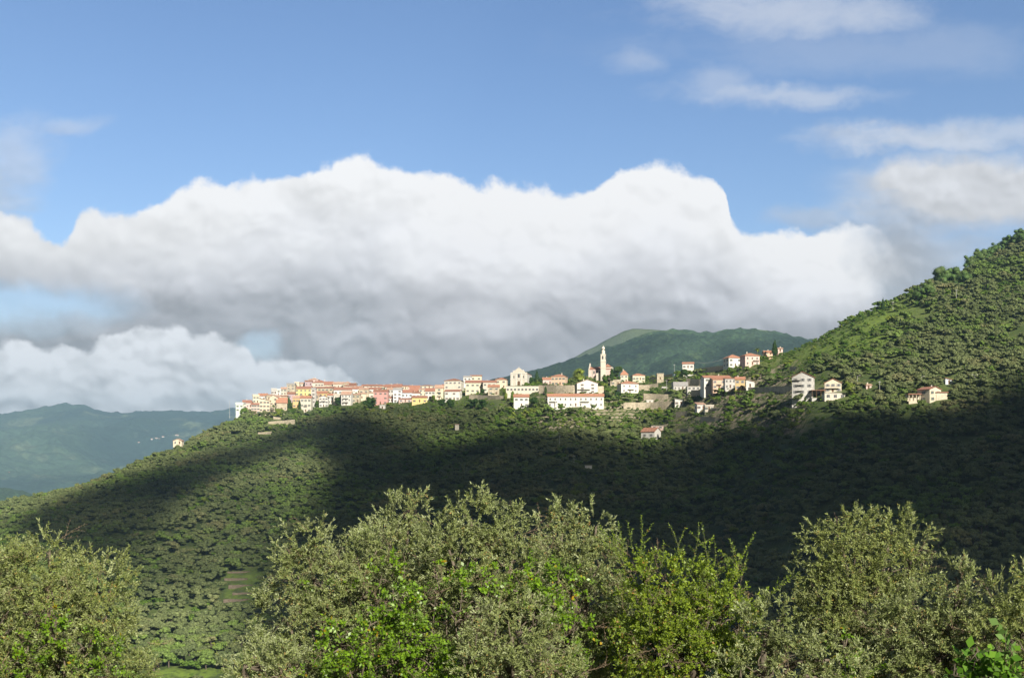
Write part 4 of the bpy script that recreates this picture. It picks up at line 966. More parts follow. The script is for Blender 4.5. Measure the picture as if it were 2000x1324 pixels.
for f, X0, X1, Y0, Y1, Yb, lab, mt in [
  (C, 615, 1115, 548, 548, 650, 'long high stone retaining wall between the arcaded building and the gabled white house', 'stone'),
  (B, 1440, 1892, 338, 352, 400, 'stone wall below the long cream house with even windows', 'stone'),
  (A, 560, 905, 690, 660, 720, 'pale stone terrace wall on the bank under the cypresses', 'drystone'),
  (A, 625, 720, 622, 636, 662, 'short pale rubble wall just below the palm tree', 'drystone'),
  (A, 425, 605, 828, 815, 850, 'pale dry-stone wall at the upper left edge of the shade', 'drystone'),
  (D, 120, 740, 715, 690, 775, 'long pale terrace wall beside the tiny white hut', 'drystone'),
  (D, 380, 700, 590, 600, 665, 'sloping rubble wall above the tiny white hut', 'drystone'),
  (D, 400, 570, 475, 455, 500, 'low stone wall in front of the cream bungalow', 'drystone'),
  (D, 460, 560, 392, 372, 415, 'stone wall left of the roofless ruin', 'stone'),
  (D, 640, 755, 352, 332, 372, 'stone wall right of the roofless ruin', 'stone'),
  (D, 935, 1160, 395, 405, 485, 'stepped stone wall left of the roadside row', 'stone'),
  (D, 1080, 1440, 262, 222, 275, 'pale road wall leading up to the white square villa', 'drystone'),
  (D, 1060, 1370, 290, 283, 308, 'low terrace wall under the upper road', 'drystone'),
  (D, 800, 950, 828, 822, 885, 'rounded stone bastion wall below the half-ruined cottage', 'stone'),
  (D, 1160, 1385, 795, 782, 812, 'narrow wall in front of the porch ruin', 'drystone'),
  (D, 1065, 1370, 890, 895, 945, 'brownish retaining wall below the porch ruin', 'stone'),
  (D, 1000, 1140, 545, 545, 600, 'stone wall under the grey garages', 'stone'),
  (FF, 545, 1120, 712, 690, 765, 'long grey stone wall along the road left of the tall white block', 'stone'),
  (FF, 1085, 1172, 440, 438, 482, 'bit of stone wall in the green slope above the tall white block', 'stone'),
  (C, 1740, 1999, 770, 778, 830, 'tan terrace wall right of the long white building', 'drystone'),
  (C, 1385, 1460, 560, 560, 650, 'stone wall right of the gabled white house', 'stone'),
  (C, 1915, 2060, 545, 548, 598, 'stone wall right of the white villa below the church', 'stone'),
  (E, 800, 1120, 780, 755, 830, 'dry-stone wall right of the lone red-roofed house', 'drystone'),
]:
    a = f(X0, X1, Y0, Y1, Yb); stone_wall(a[0], a[1], a[2], a[3], a[4], lab, mt)
for i, (x0, x1, y) in enumerate([(438,500,1118),(432,495,1131),(440,505,1144),(448,520,1159),(430,500,1172)]):
    Yw = land_Y((x0+x1)/2, y)
    stone_wall(x0 + 6, x1 - 12, y - 1.9, y - 2.6, y, ['top','second','third','fourth','lowest'][i] + ' of five short pinkish terrace walls in the clearing at the lower left', 'terrace', Y=Yw)

# ------------------------------------------------------------------ poles, lamps, car
def pole(px, yt, yb, label, r=.11, heads=0, Y=None, arm=0):
    Y = Y or land_Y(px, yb); h = (yb - yt) / F * Y; c = W(px, yb, Y)
    ro = empty('street_lamp' if heads else 'utility_pole', c); tag(ro, label, 'street lamp' if heads else 'pole')
    m = MB(); m.lathe([(r*1.3, -3), (r*1.2, 0), (r*.7, h)], 8); m.build('pole', M_METAL, ro)
    for s in ((-1, 1) if heads == 2 else (1,))[:max(heads, 0)]:
        m = MB(); m.tube([(0,0,h-.3),(s*.5,0,h+.1),(s*1.3,0,h+.2)], .05, 6); m.build('arm', M_METAL, ro)
        m = MB(); m.box(s*1.3-.35, s*1.3+.35, -.16, .16, h+.1, h+.28); m.build('lamp_head', M_FRAME, ro)
    if arm:
        m = MB(); m.box(-.8, .8, -.06, .06, h - .8, h - .68); m.build('crossarm', M_METAL, ro)
        for x in (-.7, 0, .7): m = MB(); m.lathe([(.05, h - .677), (.08, h - .55), (.03, h - .45)], 6, cx=x); m.build('insulator', M_FRAME, ro)
g = lambda X, Y: (1640 + X / S, 700 + Y / S)
pole(g(230,0)[0], g(0,225)[1], g(0,385)[1], 'single-armed street lamp by the green tree right of the gabled house', heads=1)
pole(g(520,0)[0], g(0,290)[1], g(0,452)[1], 'plain grey pole in the grove left of the villa', arm=1)
pole(g(1065,0)[0], g(0,236)[1], g(0,355)[1], 'single-armed street lamp right behind the villa roof', heads=1)
pole(g(1760,0)[0], g(0,215)[1], g(0,352)[1], 'double-armed street lamp at the right end of the road', heads=2)
pole(1868, 565, 592, 'pale utility pole high on the right-hand hill', arm=1)
pole(1744, 588, 606, 'pale pole beside the ridge right of the small fir', arm=1)
pole(448.5, 781, 810, 'thin white mast at the left end of the town', r=.11, Y=1000)
pole(1093, 850, 882, 'slim grey pole standing in the shaded grove', arm=1)
pole(1121, 888, 920, 'slim pale pole in the shaded grove near a small white roof', arm=1)
pole(1317, 711, 729, 'wooden pole left of the white house on the spur', arm=1)
pole(1302, 742, 762, 'pole by the road above the terraces', arm=1)
pole(1340.5, 734, 752, 'pole right of the stepped stone wall', arm=1)
box_thing('shed', 'small white-roofed shed in the shaded grove', 'shed', 1143, 1156, 909, 913.5, 'white', 3, holes=0)
def car(px, py, label, col):
    Y = land_Y(px, py); c = W(px, py, Y); r = empty('parked_car', c, R(4)); tag(r, label, 'car')
    m = MB(); m.prism([(-2.1,.3),(2.1,.3),(2.15,.75),(1.2,.95),(.6,1.45),(-1.2,1.45),(-1.9,.98),(-2.15,.9)], -.85, .85); m.build('body', col, r)
    m = MB(); m.prism([(-1.6,.98),(1.05,.98),(.55,1.38),(-1.15,1.38)], -.87, .87); m.build('window', M_PANE, r)
    for x in (-1.3, 1.3):
        for y in (-.8, .8):
            m = MB(); m.tube([(x, y-.1, .32), (x, y+.1, .32)], .32, 12); m.build('wheel', M_PANE, r)
    KEEP.append((px - 6, px + 6, py - 5, py, Y))
car(1297.5, 758.5, 'small white car parked on the road above the terraces', WALL['white'])
# wire between the spur house and the upper villa
a = W(1358, 707.5, 800); b = W(1416, 700, 790); pts = [a.lerp(b, i / 10) - Vector((0, 0, 1.5 * math.sin(math.pi * i / 10))) for i in range(11)]
m = MB(); m.tube([p - a for p in pts], .05, 4); tag(m.build('power_cable', M_METAL, loc=a), 'pale power cable strung from the spur house to the upper villa', 'cable')

# ------------------------------------------------------------------ far trees
M_OLF = m_far('olive_foliage_far', [(.105,.138,.050), (.180,.212,.084), (.200,.200,.088), (.150,.225,.048)])
M_GRF = m_far('green_foliage_far', [(.065,.125,.018), (.13,.21,.026), (.19,.24,.036)])
M_OAK = m_far('oak_foliage', [(.06,.115,.028), (.085,.15,.035), (.11,.155,.045)])
M_DKF = m_far('dark_foliage_far', [(.030,.070,.016), (.042,.090,.020), (.055,.10,.025)])
def crown_arrays(lobes, n, size, seed, up=.25, asp=.55):
    """n leaf-clump quads spread in the shells of the lobes [(x,y,z,r)]"""
    g = np.random.default_rng(seed)
    L = np.array(lobes, float); p = L[:, 3] ** 2; p /= p.sum()
    i = g.choice(len(L), n, p=p)
    d = g.normal(size=(n, 3)); d /= np.linalg.norm(d, axis=1)[:, None]
    flip = (d[:, 2] < -.35); d[flip, 2] *= -1
    r = L[i, 3] * (g.uniform(.55, 1.05, n) ** .6)
    c = L[i, :3] + d * r[:, None] * np.array([1, 1, .85])
    nrm = d + g.normal(size=(n, 3)) * .55 + np.array([0, 0, up]); nrm /= np.linalg.norm(nrm, axis=1)[:, None]
    a = np.cross(nrm, g.normal(size=(n, 3))); a /= np.linalg.norm(a, axis=1)[:, None]; b = np.cross(nrm, a)
    s = size * g.uniform(.6, 1.3, n)[:, None]
    a = a * s; b = b * s * asp
    v = np.stack([c - a, c - b * .9 + a * .1, c + a, c + b + a * .05], 1).reshape(-1, 3)
    q = np.arange(n * 4).reshape(n, 4); return v, q
def core_arrays(lobes, k=.72, n=8, seed=0):
    g = np.random.default_rng(seed); vs = []; qs = []; b = 0
    for x, y, z, r in lobes:
        th = np.linspace(0, 2*np.pi, n, endpoint=False); ph = np.linspace(.12, np.pi - .12, 6)
        P, T = np.meshgrid(ph, th, indexing='ij'); rr = r * k * g.uniform(.85, 1.12, P.shape)
        v = np.stack([x + rr*np.sin(P)*np.cos(T), y + rr*np.sin(P)*np.sin(T), z + rr*.85*np.cos(P)], -1).reshape(-1, 3)
        i = np.arange(5)[:, None] * n + np.arange(n)[None, :]; j = np.arange(5)[:, None] * n + (np.arange(n)[None, :] + 1) % n
        qs.append(np.stack([i, i + n, j + n, j], -1).reshape(-1, 4) + b); vs.append(v); b += len(v)
    return np.concatenate(vs), np.concatenate(qs)
def far_crown(name, lobes, n, size, mat_, seed, core=.72, **kw):
    v, q = crown_arrays(lobes, n, size, seed, **kw)
    if core:
        v2, q2 = core_arrays(lobes, core, seed=seed); q = np.concatenate([q, q2 + len(v)]); v = np.concatenate([v, v2])
    return mesh_arrays(name, v, q, [mat_])
def trunk_mesh(h, r, seed, limbs=3, spread=1.2):
    g = random.Random(seed); m = MB()
    m.tube([(0,0,-1.2),(g.uniform(-.1,.1),0,h*.5),(g.uniform(-.2,.2),g.uniform(-.2,.2),h)], [r*1.3, r, r*.7], 6)
    for i in range(limbs):
        a = g.uniform(0, 6.28); m.tube([(0,0,h*.8),(math.cos(a)*spread*.5, math.sin(a)*spread*.5, h+spread*.5),(math.cos(a)*spread, math.sin(a)*spread, h+spread*1.1)], [r*.6, r*.4, r*.15], 5)
    return m.mesh('trunk', M_BARK)
def lobes_round(g, R_, H, nl, flat=.75):
    L = [(g.uniform(-.2, .2) * R_, g.uniform(-.2, .2) * R_, H, R_ * g.uniform(.45, .6))]
    for i in range(nl):
        a = 6.283 * i / nl + g.uniform(-.4, .4); rr = R_ * g.uniform(.35, .78)
        L.append((math.cos(a) * rr, math.sin(a) * rr, H + g.uniform(-.5, .42) * R_ * flat, R_ * g.uniform(.22, .48)))
    return L
OL, GR = [], []
for s in range(10):
    g = random.Random(100 + s); L = lobes_round(g, g.uniform(2.5, 3.1), g.uniform(2.6, 3.3), g.choice([5, 6, 8]))
    OL.append((far_crown('olive_crown', L, 850, .29, M_OLF, s, core=.82), trunk_mesh(1.8, .22, s)))
for s in range(4):
    g = random.Random(200 + s); L = lobes_round(g, g.uniform(1.6, 2.3), g.uniform(1.0, 1.8), 4)
    GR.append((far_crown('shrub_crown', L, 300, .30, M_GRF, 50 + s, up=.4), trunk_mesh(1.0, .1, s)))

FGP = [(-400,1150),(0,1060),(230,1085),(290,1180),(300,1330),(465,1330),(500,1150),(560,1020),(610,995),(790,965),(920,955),(1170,975),(1210,1040),(1500,1095),(1560,1080),(1640,990),(1800,1030),(1825,1130),(2400,1130)]
def scatter():
    sp = 4.0; pts = []
    Ys = np.arange(362, 1190, sp)
    for j, Y0 in enumerate(Ys):
        xs = np.arange((-330 - 1000) / F * Y0, (2330 - 1000) / F * Y0, sp) + (j % 2) * sp / 2
        X = xs + rng.uniform(-1.9, 1.9, len(xs)); Y = Y0 + rng.uniform(-1.9, 1.9, len(xs))
        pts.append(np.stack([X, Y], 1))
    P = np.concatenate(pts); X, Y = P[:, 0], P[:, 1]
    zg = gz(X, Y); px = 1000 + X / Y * F; py = HOR - zg / Y * F
    # drop what lies well behind the crest
    zb = gz(X * (Y - 25) / Y, Y - 25); back = (HOR - zb / (Y - 25) * F) < py - .5
    far = (HOR - gz(X * (Y - 60) / Y, Y - 60) / (Y - 60) * F) < py - 3
    keep = ~(back & far)
    h = 5.0; r_ = 2.4
    top = HOR - (zg + h) / Y * F; hw = r_ / Y * F
    for (a, b, t, bt, Yh) in KEEP:
        keep &= ~((px + hw > a) & (px - hw < b) & (top < bt - (bt - t) * .25) & (py > t) & (Y < Yh + 9))
    # clearings / terraces
    vill = sstep(px, 930, 1010) * (1 - sstep(px, 1560, 1700)) * (1 - sstep(py, 835, 862))
    ridge_g = sstep(px, 1440, 1520) * (1 - sstep(px, 1680, 1830)) * (1 - sstep(py, 690 + (px - 1500) * -.15, 740 + (px - 1500) * -.15))
    town = sstep(px, 440, 480) * (1 - sstep(px, 960, 1000)) * (1 - sstep(py, 800, 812))
    clear = sstep(fbm(X / 22, Y / 22, 61, 3), .60, .70) * .6
    dens = 1 - .50 * vill - .62 * ridge_g - .9 * town - clear
    lowl = (px > 428) & (px < 525) & (py > 1112) & (py < 1176); dens = np.where(lowl, 0.32, dens)
    grass = (px > 270) & (px < 480) & (py > 1308) & (py < 1345); dens = np.where(grass, 0.0, dens)
    keep &= rng.random(len(X)) < dens
    gp = .07 + .50 * vill + .70 * ridge_g + .75 * town + .30 * sstep(fbm(X / 35, Y / 35, 71, 3), .58, .68)
    isg = rng.random(len(X)) < gp
    P = np.stack([X, Y, zg, px, py], 1)
    return P[keep & ~isg], P[keep & isg]
PO, PGn = scatter()
# extra low bushes between trees (green ground cover)
def bushes(n=26000):
    Y = 370 + 780 * rng.random(n) ** .8; px = rng.uniform(-250, 2250, n); X = (px - 1000) / F * Y
    zg = gz(X, Y); py = HOR - zg / Y * F
    vill = sstep(px, 930, 1010) * (1 - sstep(px, 1560, 1700)) * (1 - sstep(py, 835, 862))
    ridge_g = sstep(px, 1440, 1520) * (1 - sstep(px, 1680, 1830)) * (1 - sstep(py, 700, 740))
    town = sstep(px, 440, 480) * (1 - sstep(px, 960, 1000)) * (1 - sstep(py, 800, 812))
    k = rng.random(n) < (.10 + .85 * vill + .8 * ridge_g + .6 * town)
    top = HOR - (zg + 2.2) / Y * F; hw = 1.4 / Y * F
    for (a, b, t, bt, Yh) in KEEP: k &= ~((px + hw > a) & (px - hw < b) & (top < bt - (bt - t) * .25) & (py > t) & (Y < Yh + 9))
    return np.stack([X, Y, zg, px, py], 1)[k]
PB = bushes()
# the 300 largest-showing olives as individuals
vis = PO[:, 4] - 20 < np.interp(PO[:, 3], [p[0] for p in FGP], [p[1] for p in FGP])
inside = (PO[:, 3] > -20) & (PO[:, 3] < 2020) & (PO[:, 4] < 1345)
idx = np.where(vis & inside)[0]; idx = idx[np.argsort(PO[idx, 1])][:300]
def far_tree(name, kind, x, y, z, s, rz, label, cat, group=None):
    r = empty(name, (x, y, z), rz); r.scale = (s, s, s * random.uniform(.9, 1.1)); tag(r, label, cat, group)
    link('crown', kind[0], r); link('trunk', kind[1], r); return r
for i in idx:
    x, y, z, _, _ = PO[i]
    far_tree('olive_tree', random.choice(OL), x, y, z, random.uniform(.8, 1.15), random.uniform(0, 6.28), 'grey-green olive tree low on the facing slope, seen between and above the foreground crowns', 'olive tree', 'olive trees on the facing slope')
PO = np.delete(PO, idx, 0)

def instancer(name, pts, kinds, smin, smax, label):
    """one object: geometry nodes place tree meshes on points"""
    coll = bpy.data.collections.new(name + '_sources')
    for c_, t_ in kinds:
        o = bpy.data.objects.new('source_crown', c_); coll.objects.link(o)
    me = bpy.data.meshes.new(name); n = len(pts)
    me.vertices.add(n); me.vertices.foreach_set('co', np.ascontiguousarray(pts[:, :3], np.float32).ravel())
    a = me.attributes.new('kind_index', 'INT', 'POINT'); a.data.foreach_set('value', rng.integers(0, len(kinds), n).astype(np.int32))
    a = me.attributes.new('size', 'FLOAT_VECTOR', 'POINT'); s = rng.uniform(smin, smax, n); sv = np.stack([s * rng.uniform(.85, 1.25, n), s * rng.uniform(.85, 1.25, n), s * rng.uniform(.75, 1.15, n)], 1)
    a.data.foreach_set('vector', sv.astype(np.float32).ravel())
    a = me.attributes.new('turn', 'FLOAT_VECTOR', 'POINT'); tv = np.zeros((n, 3)); tv[:, 2] = rng.uniform(0, 6.28, n); tv[:, 0] = rng.normal(0, .06, n)
    a.data.foreach_set('vector', tv.astype(np.float32).ravel())
    o = link(name, me); tag(o, label, kind='stuff')
    ng = bpy.data.node_groups.new(name, 'GeometryNodeTree')
    ng.interface.new_socket('Geometry', in_out='INPUT', socket_type='NodeSocketGeometry'); ng.interface.new_socket('Geometry', in_out='OUTPUT', socket_type='NodeSocketGeometry')
    gi = ng.nodes.new('NodeGroupInput'); go = ng.nodes.new('NodeGroupOutput'); ip = ng.nodes.new('GeometryNodeInstanceOnPoints'); ci = ng.nodes.new('GeometryNodeCollectionInfo')
    ci.inputs['Collection'].default_value = coll; ci.inputs['Separate Children'].default_value = True; ci.inputs['Reset Children'].default_value = True
    def attr(nm, ty):
        q = ng.nodes.new('GeometryNodeInputNamedAttribute'); q.data_type = ty; q.inputs[0].default_value = nm
        return [s_ for s_ in q.outputs if s_.enabled and s_.name == 'Attribute'][0]
    l = ng.links.new; l(gi.outputs[0], ip.inputs['Points']); l(ci.outputs[0], ip.inputs['Instance']); ip.inputs['Pick Instance'].default_value = True
    l(attr('kind_index', 'INT'), ip.inputs['Instance Index']); l(attr('size', 'FLOAT_VECTOR'), ip.inputs['Scale'])
    er = ng.nodes.new('FunctionNodeEulerToRotation'); l(attr('turn', 'FLOAT_VECTOR'), er.inputs[0]); l(er.outputs[0], ip.inputs['Rotation'])
    l(ip.outputs[0], go.inputs[0])
    md = o.modifiers.new('scatter', 'NODES'); md.node_group = ng
    return o
instancer('olive_grove', PO, OL, .55, 1.2, 'dense olive grove covering the facing hillside')
instancer('undergrowth', np.concatenate([PGn]), GR, .8, 1.7, 'bright green bushes and young trees between the olives')
instancer('low_shrubs', PB, GR, .4, .8, 'low green shrubs on the terraces')
print('olives', len(PO), 'greens', len(PGn), 'bushes', len(PB))

# ------------------------------------------------------------------ single trees of the town and the ridge
def cone_tree(px, yt, yb, wpx, label, name='cypress', cat='cypress', mat_=None, Y=None, fir=False):
    Y = Y or land_Y(px, yb); k = Y / F; h = (yb - yt) * k; r = wpx / 2 * k; c = W(px, yb, Y)
    ro = empty(name, c); tag(ro, label, cat); L = []; n = 11
    for i in range(n):
        t = i / (n - 1)
        rr = r * ((1 - t) ** .8 * .95 + .08) if fir else r * (math.sin(math.pi * min(1, .18 + t * .80)) ** .7 * .9 + .1)
        L.append((random.uniform(-.15, .15) * r, random.uniform(-.15, .15) * r, h * (.10 + .84 * t), max(rr, .2)))
    link('crown', far_crown('crown', L, 1500, max(.16, r * .16), mat_ or M_DKF, int(px)), ro)
    m = MB(); m.lathe([(.3, -2), (.22, h * .2), (.08, h * .8)], 7); m.build('trunk', M_BARK, ro)
    KEEP.append((px - wpx/2, px + wpx/2, yt, yb - 2, Y)); return ro
def ball_tree(px, yt, yb, wpx, label, mat_, name='tree', cat='tree', Y=None, nl=7, dens=2600, sink=0):
    Y = Y or land_Y(px, yb); k = Y / F; h = (yb - yt) * k + sink * .6; r = wpx / 2 * k; c = W(px, yb, Y); c.z -= sink; g = random.Random(int(px))
    ro = empty(name, c); tag(ro, label, cat); L = []
    ch = h * .46
    for i in range(nl * 2):
        a = g.uniform(0, 6.28); rr = r * g.uniform(.25, .68); L.append((math.cos(a) * rr, math.sin(a) * rr, h - ch + g.uniform(-.95, .6) * ch, min(r, h * .6) * g.uniform(.22, .42)))
    L.append((0, 0, h - ch, min(r, ch * 1.05) * .75))
    link('crown', far_crown('crown', L, dens, .26, mat_, int(px)), ro)
    m = MB(); m.tube([(0,0,-2),(0.1,0,h*.3),(0,.1,h*.7)], [.35,.28,.15], 7)
    for i in range(4): a = g.uniform(0, 6.28); m.tube([(0,0,h*.3),(math.cos(a)*r*.5, math.sin(a)*r*.5, h*.65)], [.18,.06], 5)
    m.build('trunk', M_BARK, ro); return ro
a_ = lambda X, Y: (440 + X / S, 720 + Y / S)
cone_tree(a_(828,0)[0], a_(0,368)[1], a_(0,545)[1], 10, 'broadest and tallest cypress, leftmost of three below the bright yellow house')
cone_tree(a_(966,0)[0], a_(0,395)[1], a_(0,592)[1], 7, 'middle one of the three cypresses in front of the pale town houses')
cone_tree(a_(1086,0)[0], a_(0,375)[1], a_(0,565)[1], 6.5, 'rightmost slim cypress beside the stone house in the old town')
ball_tree(a_(1192,0)[0], a_(0,405)[1], a_(0,505)[1], 10, 'small pointed green tree in front of the soft yellow house', M_GRF)
ball_tree(a_(1462,0)[0], a_(0,345)[1], a_(0,480)[1], 17, 'round dark garden tree between the two white houses of the old town', M_DKF)
ball_tree(a_(250,0)[0], a_(0,490)[1], a_(0,600)[1], 20, 'leafy green tree below the beige house at the left end', M_GRF)
for X, w_, lab in ((700,22,'bright green tree at the foot of the broad orange roof'),(850,24,'bright green tree at the foot of the tallest cypress')):
    ball_tree(a_(X,0)[0], a_(0,510)[1], a_(0,630)[1], w_, lab, M_GRF)
ball_tree(700 + 975 / S, 720 + 315 / S, 720 + 430 / S, 9, 'small bright tree beside the narrow house with stacked balconies', M_GRF)
ball_tree(700 + 1612 / S, 720 + 250 / S, 720 + 345 / S, 10, 'conical green tree before the long cream house', M_DKF)
ball_tree(700 + 150 / S, 720 + 345 / S, 720 + 520 / S, 34, 'big dark olive tree left of the rose-pink house', M_DKF)
for X, w_, lab in ((1085,17,'dark tree left below the bright white block'),(1205,20,'dark tree right below the bright white block'),(1500,30,'wide dark tree under the long cream house'),(1620,28,'dark tree under the stone wall of the long cream house')):
    ball_tree(700 + X / S, 720 + 385 / S, 720 + 520 / S, w_, lab, M_DKF)
q_ = lambda X, Y: (960 + X / S, 670 + Y / S)
ball_tree(q_(1128,0)[0], q_(0,318)[1], q_(0,545)[1], 38, 'big round bright green tree left of the church', M_GRF, dens=4200)
ball_tree(q_(1480,0)[0], q_(0,392)[1], q_(0,550)[1], 21, 'round green tree right in front of the bell tower base', M_GRF)
ball_tree(q_(1640,0)[0], q_(0,235)[1], q_(0,490)[1], 25, 'tall dark green tree right of the church roof', M_DKF, Y=915)
cone_tree(q_(1566,0)[0], q_(0,320)[1], q_(0,500)[1], 9, 'slim cypress between the church and the tall dark tree', Y=905)
cone_tree(q_(590,0)[0], q_(0,345)[1], q_(0,530)[1], 12, 'dark fir right of the baroque facade', name='fir_tree', cat='fir', fir=True)
ball_tree(q_(500,0)[0], q_(0,435)[1], q_(0,545)[1], 20, 'dark leafy tree directly right of the baroque facade', M_DKF)
ball_tree(q_(640,0)[0], q_(0,440)[1], q_(0,545)[1], 14, 'dark leafy tree between the fir and the pinkish house', M_DKF)
cone_tree(q_(333,0)[0], q_(0,545)[1], q_(0,655)[1], 5, 'small cypress in front of the arcaded building')
cone_tree(q_(705,0)[0], q_(0,555)[1], q_(0,665)[1], 6, 'small cypress before the long high retaining wall')
cone_tree(q_(275,0)[0], q_(0,620)[1], q_(0,750)[1], 9, 'green columnar tree left of the house with stepped orange roof', mat_=M_GRF)
cone_tree(q_(186,0)[0], q_(0,640)[1], q_(0,735)[1], 7, 'green columnar tree two houses left of the stepped orange roof', mat_=M_GRF)
ball_tree(q_(550,0)[0], q_(0,690)[1], q_(0,830)[1], 20, 'dark round tree between the stepped-roof house and the long white building', M_DKF)
ball_tree(q_(900,0)[0], q_(0,780)[1], q_(0,860)[1], 16, 'green tree rising in front of the long white building', M_GRF, Y=775)
ball_tree(q_(1330,0)[0], q_(0,440)[1], q_(0,510)[1], 13, 'small green tree at the foot of the church front', M_GRF)
ball_tree(q_(1510,0)[0], q_(0,620)[1], q_(0,760)[1], 16, 'dark green tree right of the long white building', M_DKF)
ball_tree(q_(1640,0)[0], q_(0,610)[1], q_(0,740)[1], 19, 'dark green tree left below the white villa', M_DKF)
cone_tree(1513, 661, 692, 13, 'dark conifer standing on the ridge above the roadside row', name='fir_tree', cat='fir', fir=True)
cone_tree(1724.5, 579, 606, 9, 'small fir on the skyline of the right-hand hill', name='fir_tree', cat='fir', fir=True)
ball_tree(1661, 742, 776, 24, 'bright green tree right of the cream gabled house', M_GRF)
d_ = lambda X, Y: (1200 + X / S, 680 + Y / S)
ball_tree(d_(820,0)[0], d_(0,535)[1], d_(0,720)[1], 29, 'big brownish-green tree on the terraces above the half-ruined cottage', M_OLF)
ball_tree(d_(820,0)[0], d_(0,285)[1], d_(0,370)[1], 16, 'green tree left below the white house on the spur', M_GRF)
ball_tree(d_(910,0)[0], d_(0,262)[1], d_(0,375)[1], 17, 'darker green tree under the white house on the spur', M_DKF)
for i, (px, yt, yb, w_) in enumerate([(1848,513,545,56),(1812,535,570,40),(1790,548,580,22),(1895,490,512,32),(1915,478,502,36),(1945,462,490,34),(1968,450,480,36),(1992,438,470,36),(1880,520,545,44),(1930,478,500,30),(1835,520,545,34)]):
    ball_tree(px, yt, yb + 12, w_, ['widest dark oak on the right-hand skyline','dark oak left of the widest skyline oak','leftmost small oak of the skyline clump','dark oak starting the upper skyline wood','second oak of the upper skyline wood','third oak of the upper skyline wood','fourth oak of the upper skyline wood','last oak of the skyline at the right edge of the picture','dark oak right beside the widest skyline oak','low oak inside the upper skyline wood','small oak between the two lower skyline oaks'][i], M_OAK, name='oak_tree', cat='oak', nl=13, sink=3.5, dens=3400)
# palm tree
def palm(px, yt, yb, label):
    Y = land_Y(px, yb); k = Y / F; h = (yb - yt) * k; ro = empty('palm_tree', W(px, yb, Y)); tag(ro, label, 'palm')
    m = MB(); m.lathe([(.4, -2), (.3, 1), (.25, h - 1.6)], 8); m.build('trunk', M_BARK, ro)
    m = MB()
    for i in range(26):
        a = i * 2.4; e = random.uniform(-.2, 1.2); L_ = 3.0; pts = []
        for j in range(6):
            t = j / 5; rr = L_ * t * math.cos(e * (1 - t * .5)); zz_ = h - 1.6 + L_ * t * math.sin(e) - 1.8 * t * t
            pts.append(Vector((math.cos(a) * rr, math.sin(a) * rr, zz_)))
        sd = Vector((-math.sin(a), math.cos(a), 0))
        for j in range(5):
            w0 = .35 * math.sin(math.pi * (j + .3) / 5.6); w1 = .35 * math.sin(math.pi * (j + 1.3) / 5.6)
            m.add([pts[j] - sd * w0, pts[j] + sd * w0, pts[j+1] + sd * w1, pts[j+1] - sd * w1], [(0,1,2,3)])
    m.build('fronds', M_GRF, ro)
palm(440 + 625 / S, 720 + 455 / S, 720 + 610 / S, 'palm tree at the left end of the town')
palm(1479, 678, 705, 'yellowish palm behind the pinkish villa on the upper road')

# ------------------------------------------------------------------ foreground trees
M_OLIVE = m_leaf('olive_leaf', (.125,.165,.040), (.250,.285,.090), (.30,.34,.16), trans=.24, var=.75, yellow=(.30,.22,.06), rough=.6, spec=.18)
M_OLIVE2 = m_leaf('olive_leaf_silver', (.130,.172,.050), (.262,.300,.110), (.32,.36,.19), trans=.24, var=.75, yellow=(.30,.20,.07), rough=.6, spec=.2)
M_VINE = m_leaf('bramble_leaf', (.11,.22,.010), (.22,.37,.022), (.17,.27,.05), trans=.42, var=.6, yellow=(.40,.26,.02), rough=.4, spec=.5)
M_PLUM = m_leaf('plum_leaf', (.15,.23,.014), (.28,.37,.035), (.20,.28,.06), trans=.45, var=.6, yellow=(.35,.20,.05), rough=.45, spec=.45)
M_BIG = m_leaf('broad_leaf', (.07,.17,.015), (.13,.26,.02), (.14,.24,.06), trans=.35, var=.5, rough=.6, spec=.15)

